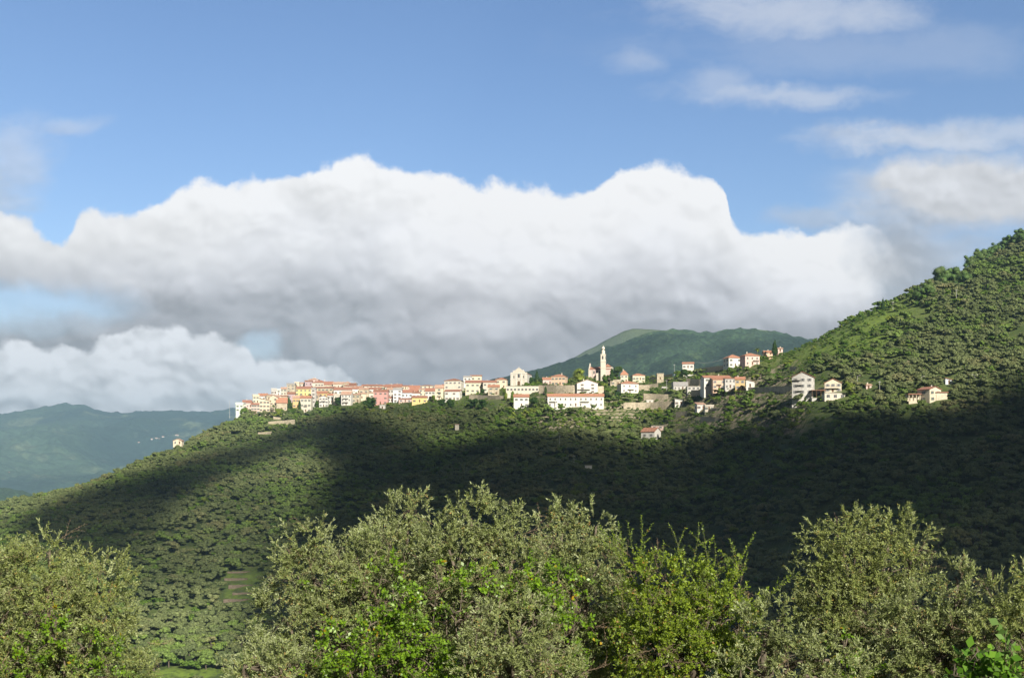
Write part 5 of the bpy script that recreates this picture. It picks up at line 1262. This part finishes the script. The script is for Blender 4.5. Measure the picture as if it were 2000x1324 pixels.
def leaf_quad(c, d, n, L, w):
    """kite shaped leaf: base c, direction d, normal n"""
    s = np.cross(d, n); s /= np.linalg.norm(s) + 1e-9
    return [c, c + d*L*.45 + s*w*.5 + n*L*.03, c + d*L, c + d*L*.45 - s*w*.5 + n*L*.03]
def sprig_template(seed, L=.42, leaf=.078, lw=.027, step=.030, spread=.75, whorl=2, rstem=.0045, side=0):
    g = np.random.default_rng(seed); V = []; Q = []; Mi = []
    def stem(p0, d0, Ln, r0):
        P = [p0]; d = d0 / np.linalg.norm(d0); k = 5
        for i in range(k):
            d = d + g.normal(size=3) * .10 + np.array([0, 0, -.02]); d /= np.linalg.norm(d); P.append(P[-1] + d * Ln / k)
        for i in range(k):
            a, b = P[i], P[i+1]; dd = (b - a) / np.linalg.norm(b - a); o = np.cross(dd, [.3, .9, .2]); o /= np.linalg.norm(o); o2 = np.cross(dd, o)
            r = r0 * (1 - i / (k + 1)); base = len(V)
            for q in (a, b):
                for t in (0, 2.09, 4.19): V.append(q + (o * math.cos(t) + o2 * math.sin(t)) * r)
            for t in range(3): u = (t + 1) % 3; Q.append((base + t, base + u, base + 3 + u, base + 3 + t)); Mi.append(1)
        n = max(2, int(Ln / step)); P = np.array(P)
        for i in range(n):
            t = (i + .8) / n * k; j = min(int(t), k - 1); p = P[j] * (1 - (t - j)) + P[j+1] * (t - j) if j + 1 <= k else P[k]
            dd = P[j+1] - P[j]; dd /= np.linalg.norm(dd); a0 = g.uniform(0, 6.28) if whorl == 1 else (i * 1.57 + g.uniform(-.3, .3))
            o = np.cross(dd, [.31, .87, .23]); o /= np.linalg.norm(o); o2 = np.cross(dd, o)
            for w_ in range(whorl):
                a = a0 + w_ * 3.14; rad = o * math.cos(a) + o2 * math.sin(a)
                sp_ = spread * g.uniform(.6, 1.25); ld = dd * (1 - sp_ * .5) + rad * sp_; ld /= np.linalg.norm(ld)
                nn = dd * .6 + g.normal(size=3) * .45 + np.array([0, 0, .5]); nn -= ld * nn.dot(ld); nn /= np.linalg.norm(nn)
                base = len(V); V.extend(leaf_quad(p, ld, nn, leaf * g.uniform(.7, 1.2), lw * g.uniform(.8, 1.2))); Q.append((base, base+1, base+2, base+3)); Mi.append(0)
        return P
    P = stem(np.zeros(3), np.array([0, 0, 1.0]), L, rstem)
    for i in range(side):
        j = 1 + i % 4; d = np.array([g.normal(), g.normal(), .9]); stem(P[j], d, L * .5, rstem * .6)
    return np.array(V), np.array(Q), np.array(Mi)
def place(templates, pos, dirs, scl, seed):
    """copies of the templates at pos, +Z turned to dirs -> merged arrays"""
    g = np.random.default_rng(seed); n = len(pos); k = g.integers(0, len(templates), n); VV = []; QQ = []; MM = []; b = 0
    z = dirs / np.linalg.norm(dirs, axis=1)[:, None]
    h = g.normal(size=(n, 3)); x = np.cross(h, z); x /= np.linalg.norm(x, axis=1)[:, None]; y = np.cross(z, x)
    for i, (V, Q, M_) in enumerate(templates):
        s = np.where(k == i)[0]
        if not len(s): continue
        Rm = np.stack([x[s], y[s], z[s]], 2)     # columns
        W_ = np.einsum('nij,kj->nki', Rm, V) * scl[s][:, None, None] + pos[s][:, None, :]
        VV.append(W_.reshape(-1, 3)); QQ.append((Q[None] + (np.arange(len(s)) * len(V))[:, None, None]).reshape(-1, 4) + b); MM.append(np.tile(M_, len(s))); b += len(s) * len(V)
    return np.concatenate(VV), np.concatenate(QQ), np.concatenate(MM)
T_OL = [sprig_template(s, side=3) for s in range(7)]
T_TIP = [sprig_template(40 + s, L=.46, side=3, spread=.6) for s in range(4)]
T_VN = [sprig_template(60 + s, L=.40, leaf=.085, lw=.062, step=.055, spread=.9, whorl=2, side=2) for s in range(6)]
T_PL = [sprig_template(80 + s, L=.46, leaf=.072, lw=.044, step=.034, spread=.8, whorl=2, side=2) for s in range(6)]
T_PT = [sprig_template(90 + s, L=.9, leaf=.060, lw=.034, step=.045, spread=.8, whorl=2, side=2, rstem=.008) for s in range(4)]
T_BG = [sprig_template(95 + s, L=.40, leaf=.13, lw=.085, step=.07, spread=.9, whorl=2, side=1, rstem=.006) for s in range(5)]
T_DRY = []
for s in range(4):
    V, Q, Mi = sprig_template(120 + s, L=.55, leaf=.05, lw=.006, step=.05, side=4); T_DRY.append((V, Q, np.full(len(Q), 2)))

def fg_tree(name, label, cat, base_px, Y, lobes, temps, mat_, seed, dens=1.0, tips=None, ntips=60, size=1.0, base_y=None, dry=.05, up=.35, vine=False, upshoot=0, tw=1.0):
    if base_px > 600 and Y > 20: lobes = [(a_, b_ + 12, c_, d_) for a_, b_, c_, d_ in lobes]
    """lobes: (px, py, radius_px, depth offset m); crown is a single mesh, trunk with limbs another"""
    g = np.random.default_rng(seed); k = Y / F
    L = []
    for (px, py, r, dy) in lobes:
        c = W(px, py, Y); L.append((c.x, Y + dy, c.z, r * k))
    L = np.array(L)
    gx = (base_px - 1000) * k; gzz = float(gz(gx, Y)); root = empty(name, (gx, Y, gzz)); tag(root, label, cat)
    O = np.array([gx, Y, gzz])
    pos = []; dr = []
    cen = L[:, :3].mean(0)
    for i, (x, y, z, r) in enumerate(L):
        n = int(dens * 84 * r * r / (size * size)) + 10
        d = g.normal(size=(n, 3)); d /= np.linalg.norm(d, axis=1)[:, None]; d[:, 1] = np.where(g.random(n) < .45, -np.abs(d[:, 1]), d[:, 1])
        # bumpy shell
        lump = 1 + .22 * np.sin(d[:, 0] * 5 + i) * np.cos(d[:, 2] * 6 + i * 2) + .12 * g.normal(size=n)
        rr = r * g.uniform(.50, 1.0, n) ** .5 * lump
        p = np.array([x, y, z]) + d * rr[:, None] - d * .12
        # skip what is deep inside another lobe
        dist = np.linalg.norm(p[:, None, :] - L[None, :, :3], axis=2) / L[None, :, 3]
        ok = (dist < .48).sum(1) == 0
        out = d + g.normal(size=(n, 3)) * .45 + np.array([0, -.08, up]) * np.where(d[:, 2:3] > .1, 1.0, -.5); pos.append(p[ok]); dr.append(out[ok])
    pos = np.concatenate(pos); dr = np.concatenate(dr)
    scl = g.uniform(.75, 1.2, len(pos)) * size
    V, Q, Mi = place(temps, pos - O, dr, scl, seed)
    parts = [(V, Q, Mi)]
    if dry:
        s = g.random(len(pos)) < dry; s[0] = True; p2 = pos[s] + g.normal(size=(s.sum(), 3)) * .1; parts.append(place(T_DRY, p2 - O, dr[s] + g.normal(size=(s.sum(), 3)) * .5, scl[s] * 1.2, seed + 1))
    if tips:
        # shoots that stand out of the top outline
        d = g.normal(size=(ntips, 3)); d[:, 2] = np.abs(d[:, 2]) * 1.2 + .25; d[:, 1] *= .5; d /= np.linalg.norm(d, axis=1)[:, None]
        i = g.choice(len(L), ntips, p=L[:, 3] / L[:, 3].sum()); p = L[i, :3] + d * (L[i, 3] * g.uniform(.85, 1.05, ntips))[:, None]
        dist = np.linalg.norm(p[:, None, :] - L[None, :, :3], axis=2) / L[None, :, 3]; ok = (dist < .75).sum(1) == 0; p = p[ok]; d = d[ok]
        parts.append(place(tips, p - O, d + np.array([0, 0, .7]) + g.normal(size=d.shape) * .2, g.uniform(.7, 1.25, len(p)) * size, seed + 2))
    b = 0; VV = []; QQ = []; MM = []
    for V, Q, Mi in parts: VV.append(V); QQ.append(Q + b); MM.append(Mi); b += len(V)
    me = mesh_arrays('crown', np.concatenate(VV), np.concatenate(QQ), [mat_, M_STEM, M_TWIG], np.concatenate(MM))
    link('foliage' if vine else 'crown', me, root)
    # trunk and limbs reaching into every lobe
    m = MB(); R_ = random.Random(seed)
    low = min(l[2] - l[3] for l in L) - gzz; fork = max(.6, min(1.6, low + .5)); r0 = .22 if not vine else .05 * tw
    m.tube([(0,0,-.5),(R_.uniform(-.1,.1),0,fork*.5),(0,0,fork)], [r0*1.5, r0*1.1, r0], 8)
    for (x, y, z, r) in L:
        e = np.array([x, y, z]) - O; s = Vector((0, 0, fork)); e = Vector(e); mid = s.lerp(e, .5) + Vector((R_.uniform(-.3,.3), R_.uniform(-.3,.3), R_.uniform(.0,.4)))
        m.tube([s, s.lerp(mid, .5) + Vector((R_.uniform(-.1,.1),0,.05)), mid, e], [r0*.55, r0*.45, r0*.3, r0*.12], 6)
        for q in range(7):
            dv = Vector((R_.gauss(0,1), R_.gauss(0,1), R_.gauss(.4,1))).normalized(); t0 = mid.lerp(e, R_.uniform(.2, 1)); e2 = t0 + dv * r * R_.uniform(.6, 1.0)
            m.tube([t0, t0.lerp(e2, .5) + Vector((R_.uniform(-.08,.08), 0, .06)), e2], [.03 * tw, .018 * tw, .006 * tw], 4)
    m.build('stem' if vine else 'trunk', M_BARK, root, smooth=True)
    return len(me.polygons)

def fill(lobes, x0, x1, y0, y1, r, n, seed, dy=(0, 2.2)):
    g = random.Random(seed); return lobes + [(g.uniform(x0, x1), g.uniform(y0, y1), r * g.uniform(.8, 1.2), g.uniform(*dy)) for _ in range(n)]
tot = 0
# far left olive
tot += fg_tree('olive_tree', 'big olive tree filling the lower left corner', 'olive tree', 90, 27,
  fill([(85,1120,60,0),(25,1140,70,.3),(190,1150,65,0),(215,1200,55,-.2),(120,1200,85,-.5),(235,1260,42,0),(10,1230,90,-.6),(185,1290,90,-.6),(262,1325,30,0),(-60,1180,90,.5),(90,1075,26,.2),(60,1330,100,-.7)], -80, 220, 1180, 1330, 75, 6, 1),
  T_OL, M_OLIVE, 11, tips=T_TIP, ntips=110, dens=1.0)
# centre left olive
tot += fg_tree('olive_tree', 'grey-green olive tree left of centre with ragged side shoots', 'olive tree', 640, 29,
  fill([(600,1055,48,0),(585,1110,55,-.2),(640,1130,70,-.3),(690,1080,45,0),(560,1190,60,-.3),(640,1220,85,-.6),(530,1260,55,-.2),(500,1310,50,0),(600,1310,80,-.5),(735,1060,48,.2),(720,1150,75,-.4)], 540, 720, 1180, 1320, 65, 5, 2),
  T_OL, M_OLIVE2, 12, tips=T_TIP, ntips=110)
tot += fg_tree('olive_tree', 'silvery olive tree with a tall pointed top left of the middle crown', 'olive tree', 790, 30.5,
  fill([(775,1020,38,0),(800,990,24,.1),(745,1040,40,.2),(790,1080,60,0),(720,1110,50,.1),(820,1130,50,0),(770,1170,80,-.3),(840,1230,70,-.4),(760,1290,90,-.5)], 730, 840, 1130, 1320, 60, 4, 3),
  T_OL, M_OLIVE2, 13, tips=T_TIP, ntips=100)
tot += fg_tree('olive_tree', 'large central olive tree with the highest crown', 'olive tree', 930, 28.5,
  fill([(920,1000,40,0),(870,1040,42,.1),(960,1020,48,.1),(1010,1040,42,.1),(900,1090,70,-.2),(1000,1100,70,-.2),(950,1170,85,-.5),(870,1200,70,-.4),(1010,1200,80,-.6),(930,1280,95,-.7),(860,1320,60,-.3)], 860, 1030, 1080, 1320, 70, 5, 4),
  T_OL, M_OLIVE2, 14, tips=T_TIP, ntips=130)
tot += fg_tree('olive_tree', 'olive tree right of centre with several upright shoots', 'olive tree', 1110, 29.5,
  fill([(1100,1010,26,0),(1140,1040,36,0),(1165,1020,24,.1),(1085,1050,40,.2),(1120,1100,60,-.1),(1170,1090,40,0),(1060,1140,60,0),(1140,1170,75,-.4),(1185,1170,40,0),(1100,1250,85,-.6),(1180,1260,60,-.3),(1130,1320,80,-.6)], 1060, 1180, 1120, 1320, 60, 4, 5),
  T_OL, M_OLIVE2, 15, tips=T_TIP, ntips=130)
tot += fg_tree('olive_tree', 'grey young olive low in front of the central trees', 'olive tree', 1010, 25,
  [(1000,1230,70,0),(1050,1290,70,-.2),(940,1310,55,0),(1010,1330,70,-.3),(960,1240,45,.1),(1090,1330,50,0)], T_OL, M_OLIVE2, 16, tips=T_TIP, ntips=50, dens=.9)
# green plum bush
tot += fg_tree('plum_tree', 'fresh green plum tree with long leafy shoots right of the olives', 'plum tree', 1340, 27,
  fill([(1250,1110,42,0),(1300,1120,48,0),(1350,1125,48,0),(1400,1135,42,0),(1440,1150,34,.1),(1260,1180,60,-.2),(1340,1190,70,-.3),(1410,1200,56,-.2),(1480,1185,26,.2),(1290,1270,80,-.5),(1380,1290,80,-.5),(1450,1280,50,-.2),(1250,1320,60,-.3)], 1230, 1450, 1160, 1320, 60, 5, 6),
  T_PL, M_PLUM, 17, tips=T_PT, ntips=90, dens=1.0, dry=.12)
# right olive
tot += fg_tree('olive_tree', 'tall round olive tree on the right standing against the dark slope', 'olive tree', 1690, 30,
  fill([(1640,1040,38,0),(1690,1030,36,.1),(1740,1025,34,0),(1785,1055,28,0),(1600,1080,40,0),(1580,1120,32,0),(1660,1100,62,-.2),(1730,1095,60,-.2),(1770,1110,38,0),(1620,1160,62,-.2),(1700,1170,75,-.4),(1640,1240,80,-.5),(1590,1200,40,0),(1720,1250,70,-.3),(1760,1150,34,.1)], 1590, 1760, 1100, 1320, 55, 5, 7),
  T_OL, M_OLIVE, 18, tips=T_TIP, ntips=130)
tot += fg_tree('olive_tree', 'lower olive tree with one spiky upright branch right of the tall round one', 'olive tree', 1830, 26.5,
  fill([(1870,1120,22,0),(1885,1150,26,0),(1865,1170,30,.1),(1800,1170,38,0),(1840,1200,50,-.1),(1770,1220,50,0),(1880,1230,50,-.2),(1820,1270,80,-.5),(1740,1290,70,-.3),(1890,1300,60,-.3)], 1750, 1890, 1220, 1320, 55, 4, 8),
  T_OL, M_OLIVE2, 19, tips=T_TIP, ntips=90)
tot += fg_tree('olive_tree', 'olive tree cut off by the right edge of the picture', 'olive tree', 1985, 25,
  fill([(1950,1180,42,0),(2000,1150,40,0),(1935,1230,50,-.2),(1990,1230,70,-.3),(2050,1160,60,0),(1960,1300,60,-.3),(2040,1280,90,-.4)], 1930, 2080, 1200, 1320, 55, 4, 9),
  T_OL, M_OLIVE, 20, tips=T_TIP, ntips=60)
tot += fg_tree('olive_tree', 'small silvery olive at the bottom edge between the plum and the tall round olive', 'olive tree', 1500, 25,
  [(1500,1230,38,.2),(1530,1200,26,.3),(1480,1300,55,0),(1545,1290,50,0),(1610,1270,42,-.4),(1625,1310,50,-.3),(1440,1330,50,0),(1560,1340,60,0)], T_OL, M_OLIVE2, 21, tips=T_TIP, ntips=50, dens=.9)
tot += fg_tree('olive_tree', 'low olive bush at the bottom edge left of the centre trees', 'olive tree', 490, 24,
  [(515,1310,36,0),(555,1325,45,0),(490,1345,30,0)], T_OL, M_OLIVE2, 22, tips=T_TIP, ntips=30)
# climbing greenery
tot_v = [('bright green bramble spreading low across the centre left olive', 700, 26.2, [(660,1250,48,0),(710,1270,50,0),(800,1170,36,0),(820,1270,55,-.2),(880,1290,45,0),(735,1165,24,0)], 51, .9),
 ('fresh green creeper over the shaded heart of the central olive', 930, 26.4, [(905,1120,24,0),(935,1150,28,0),(885,1165,26,0),(960,1125,22,0),(1090,1175,34,0),(1130,1215,30,0)], 52, .7),
 ('yellow-green creeper in the top fork of the central olive', 860, 27.0, [(845,1085,16,0),(855,1110,18,0),(985,1085,18,0)], 53, .6)]
V = lambda label, bp, Y, lob, seed, dens=.8, **kw: fg_tree('bramble', label, 'bramble', bp, Y, lob, T_VN, M_VINE, seed, dens=dens, vine=True, dry=.04, **kw)
tot += V('bright green bramble draped over the centre left olive near the bottom', 770, 26.5, [(770,1180,42,0),(730,1220,45,0),(800,1230,48,0),(770,1290,70,-.2),(690,1300,50,0),(840,1310,55,0),(640,1320,45,0)], 31)
tot += V('bramble with yellow tips climbing the middle of the central olive', 1060, 26.8, [(1040,1110,30,0),(1090,1120,34,0),(1010,1140,26,0),(1130,1130,22,0),(1060,1160,32,0)], 32, dens=.6)
tot += V('small bramble spray high between the two left-centre olives', 760, 28.2, [(765,1085,24,0),(745,1110,24,0),(620,1120,20,0),(790,1075,18,0),(680,1150,24,0)], 33, dens=.6)
tot += V('dark leafy bramble inside the lower left olive', 120, 25.6, [(100,1240,45,0),(170,1260,40,0),(40,1290,50,0),(210,1300,35,0)], 34, dens=.5)
tot += V('bramble patch at the bottom between the young olive and the plum', 1150, 25.5, [(1120,1315,38,0),(1060,1325,30,0),(920,1335,40,0)], 35, dens=.7)
tot += V('bramble glowing in the gap under the tall round olive', 1620, 26.5, [(1650,1250,24,0),(1640,1300,32,0),(1690,1320,35,0)], 36, dens=.6)
for a_v in tot_v: tot += V(*a_v[:5], dens=a_v[5])
# broad-leaved plant in the lower right corner
tot += fg_tree('fig_bush', 'glossy broad-leaved bush in the lower right corner', 'bush', 1930, 11,
  [(1900,1305,28,0),(1870,1325,26,0),(1960,1330,36,0),(1990,1275,22,.1),(2020,1300,40,0),(1930,1350,50,0)], T_BG, M_BIG, 41, dens=12, vine=True, dry=0, size=.8, tw=.25)
print('foreground quads', tot)

# ------------------------------------------------------------------ unseen clouds added behind the viewer, shaped to cast shade on the land
def m_cloud(dens):
    m = bpy.data.materials.new('shade_cloud_vapour'); m.use_nodes = True; t = m.node_tree; t.nodes.clear()
    o = t.nodes.new('ShaderNodeOutputMaterial'); v = t.nodes.new('ShaderNodeVolumePrincipled')
    v.inputs['Color'].default_value = (.9, .9, .92, 1); v.inputs['Density'].default_value = dens; t.links.new(v.outputs[0], o.inputs['Volume']); return m
CD = .03; M_CLOUD = m_cloud(CD)
def raster(polys, x0=-600, x1=2600, y0=500, y1=1500, st=5, blur=(5, 3)):
    xs = np.arange(x0, x1, st); ys = np.arange(y0, y1, st); X, Y = np.meshgrid(xs, ys, indexing='ij'); Mk = np.zeros(X.shape)
    for val, P, bl in polys:
        ins = np.zeros(X.shape, bool); n = len(P)
        for i in range(n):
            (xa, ya), (xb_, yb_) = P[i], P[(i+1) % n]
            if ya == yb_: continue
            c_ = ((ya > Y) != (yb_ > Y)) & (X < (xb_ - xa) * (Y - ya) / (yb_ - ya) + xa); ins ^= c_
        f = _blur(_blur(ins.astype(float), bl, 0), bl, 1)
        Mk = Mk + (val - Mk) * f if val < .3 else np.maximum(Mk, f * val)
    def samp(px, py):
        a = np.clip((px - x0) / st, 0, len(xs) - 1.01); b = np.clip((py - y0) / st, 0, len(ys) - 1.01)
        i = a.astype(int); j = b.astype(int); fa = a - i; fb = b - j
        return (Mk[i,j]*(1-fa)+Mk[i+1,j]*fa)*(1-fb)+(Mk[i,j+1]*(1-fa)+Mk[i+1,j+1]*fa)*fb
    return samp
def shade_cloud(label, samp, height, zfun, X0, X1, Y0, Y1, st, Zc):
    """horizontal cloud whose thickness follows how much of the land below (along the sun's rays) lies in shade"""
    s = sdir; gx = np.arange(X0, X1, st); gy = np.arange(Y0, Y1, st); GX, GY = np.meshgrid(gx, gy, indexing='ij')   # grid in LAND coordinates at z=Zc
    x = GX.copy(); y = GY.copy()
    for it in range(14):
        z = zfun(x, y); x2 = GX + (z - Zc) * s.x / s.z; y2 = GY + (z - Zc) * s.y / s.z; x = x * .5 + x2 * .5; y = y * .5 + y2 * .5
    z = zfun(x, y); yq = np.maximum(y, 30); Mv = samp(1000 + x / yq * F, np.minimum(HOR - z / yq * F, seen_row(x, y)) if zfun is gz else HOR - z / yq * F) * sstep(y, 190, 300)
    Mv = np.clip(Mv + (fbm(x / 70, y / 70, 91, 4) - .5) * .28 * sstep(Mv, .02, .3), 0, .985)
    T = -np.log(1 - Mv) / CD
    bump_ = (fbm(GX / 90, GY / 90, 95, 4) - .5) * 30 * sstep(T, 5, 60)
    H = height - Zc; CX = GX + H * s.x / s.z; CY = GY + H * s.y / s.z
    nr, nc = GX.shape; ta = T * .5 + bump_ + .2; tb = T * -.5 + bump_; top = np.stack([CX + ta * s.x, CY + ta * s.y, height + ta * s.z], -1).reshape(-1, 3); bot = np.stack([CX + tb * s.x, CY + tb * s.y, height + tb * s.z], -1).reshape(-1, 3)
    q = grid_quads(nr, nc); cell = (T[:-1,:-1] + T[1:,:-1] + T[:-1,1:] + T[1:,1:]).ravel() > 1.0; q = q[cell]
    idx = cell.reshape(nr-1, nc-1); QQ = [q[:, ::-1], q + len(top)]
    def vid(i, j): return i * nc + j
    side = []
    pad = np.pad(idx, 1); 
    for i, j in np.argwhere(idx):
        if not pad[i, j+1]: side.append((vid(i,j), vid(i,j+1)))
        if not pad[i+2, j+1]: side.append((vid(i+1,j+1), vid(i+1,j)))
        if not pad[i+1, j]: side.append((vid(i+1,j), vid(i,j)))
        if not pad[i+1, j+2]: side.append((vid(i,j+1), vid(i+1,j+1)))
    n = len(top); QQ.append(np.array([(a, b, b + n, a + n) for a, b in side]))
    o = link('cloud', mesh_arrays('cloud', np.concatenate([top, bot]), np.concatenate(QQ), [M_CLOUD], smooth=True)); tag(o, label, kind='structure'); return o
S1 = [(2600,640),(2000,738),(1940,760),(1880,785),(1800,800),(1700,806),(1600,812),(1500,822),(1400,838),(1330,858),(1250,872),(1200,862),(1130,848),(1050,842),(960,846),(900,862),(840,868),(800,850),(740,822),(690,806),(640,812),(600,830),(560,862),(600,880),(630,930),(600,985),(560,1040),(510,1110),(480,1180),(520,1500),(2600,1500)]
S2 = [(640,808),(560,842),(490,868),(420,884),(350,903),(280,925),(200,950),(120,982),(30,1020),(10,1045),(60,1075),(130,1120),(210,1130),(300,1060),(350,1000),(430,945),(520,905),(600,880)]
shade_cloud('unseen dark cloud behind the viewer shaped to shade the lower slope', raster([(.975, S1, 5), (.93, S2, 4), (.55, [(640,800),(960,800),(960,860),(640,860)], 4), (.45, [(300,1000),(520,900),(620,960),(560,1100),(400,1160),(200,1180),(150,1110)], 8), (.5, [(1250,815),(1500,806),(1700,800),(1700,830),(1250,870)], 4)]), 1250, gz, -900, 1100, 200, 1250, 9, 0)
# a second unseen cloud bank, added to shade the wooded mountain
def zm(x, y):
    ys = np.interp(1000 + x / np.maximum(y, 500) * F, [930,1050,1150,1230,1290,1385,1480,1570,1700,2600], [750,722,690,657,643,650,643,660,690,720])
    t = np.clip((y - 1750) / 1650, 0, 1); return -80 + ((HOR - ys) / F * 3400 + 80) * t ** 1.25
MS = [(.45, [(700,600),(2300,600),(2300,900),(700,900)], 6), (.0, [(1420,655),(1500,645),(1520,658),(1440,672),(1370,690),(1300,715),(1250,735),(1200,740),(1230,715),(1300,690),(1360,665)], 2)]
shade_cloud('unseen cloud bank added behind the viewer, shaped to shade the mountain', raster(MS), 2600, zm, -700, 3200, 1700, 3600, 22, 200)

# ------------------------------------------------------------------ the air
def haze():
    m = MB(); m.box(-8000, 8000, -320, 8500, -264, 455)
    mt = bpy.data.materials.new('haze_air'); mt.use_nodes = True; t = mt.node_tree; t.nodes.clear()
    o = t.nodes.new('ShaderNodeOutputMaterial'); v = t.nodes.new('ShaderNodeVolumePrincipled')
    v.inputs['Color'].default_value = (.50, .76, 1.0, 1); v.inputs['Density'].default_value = 1.0e-4; v.inputs['Anisotropy'].default_value = 0.15
    t.links.new(v.outputs[0], o.inputs['Volume'])
    tag(m.build('haze', mt), 'thin blue air that fades the far mountains', kind='stuff')
haze()
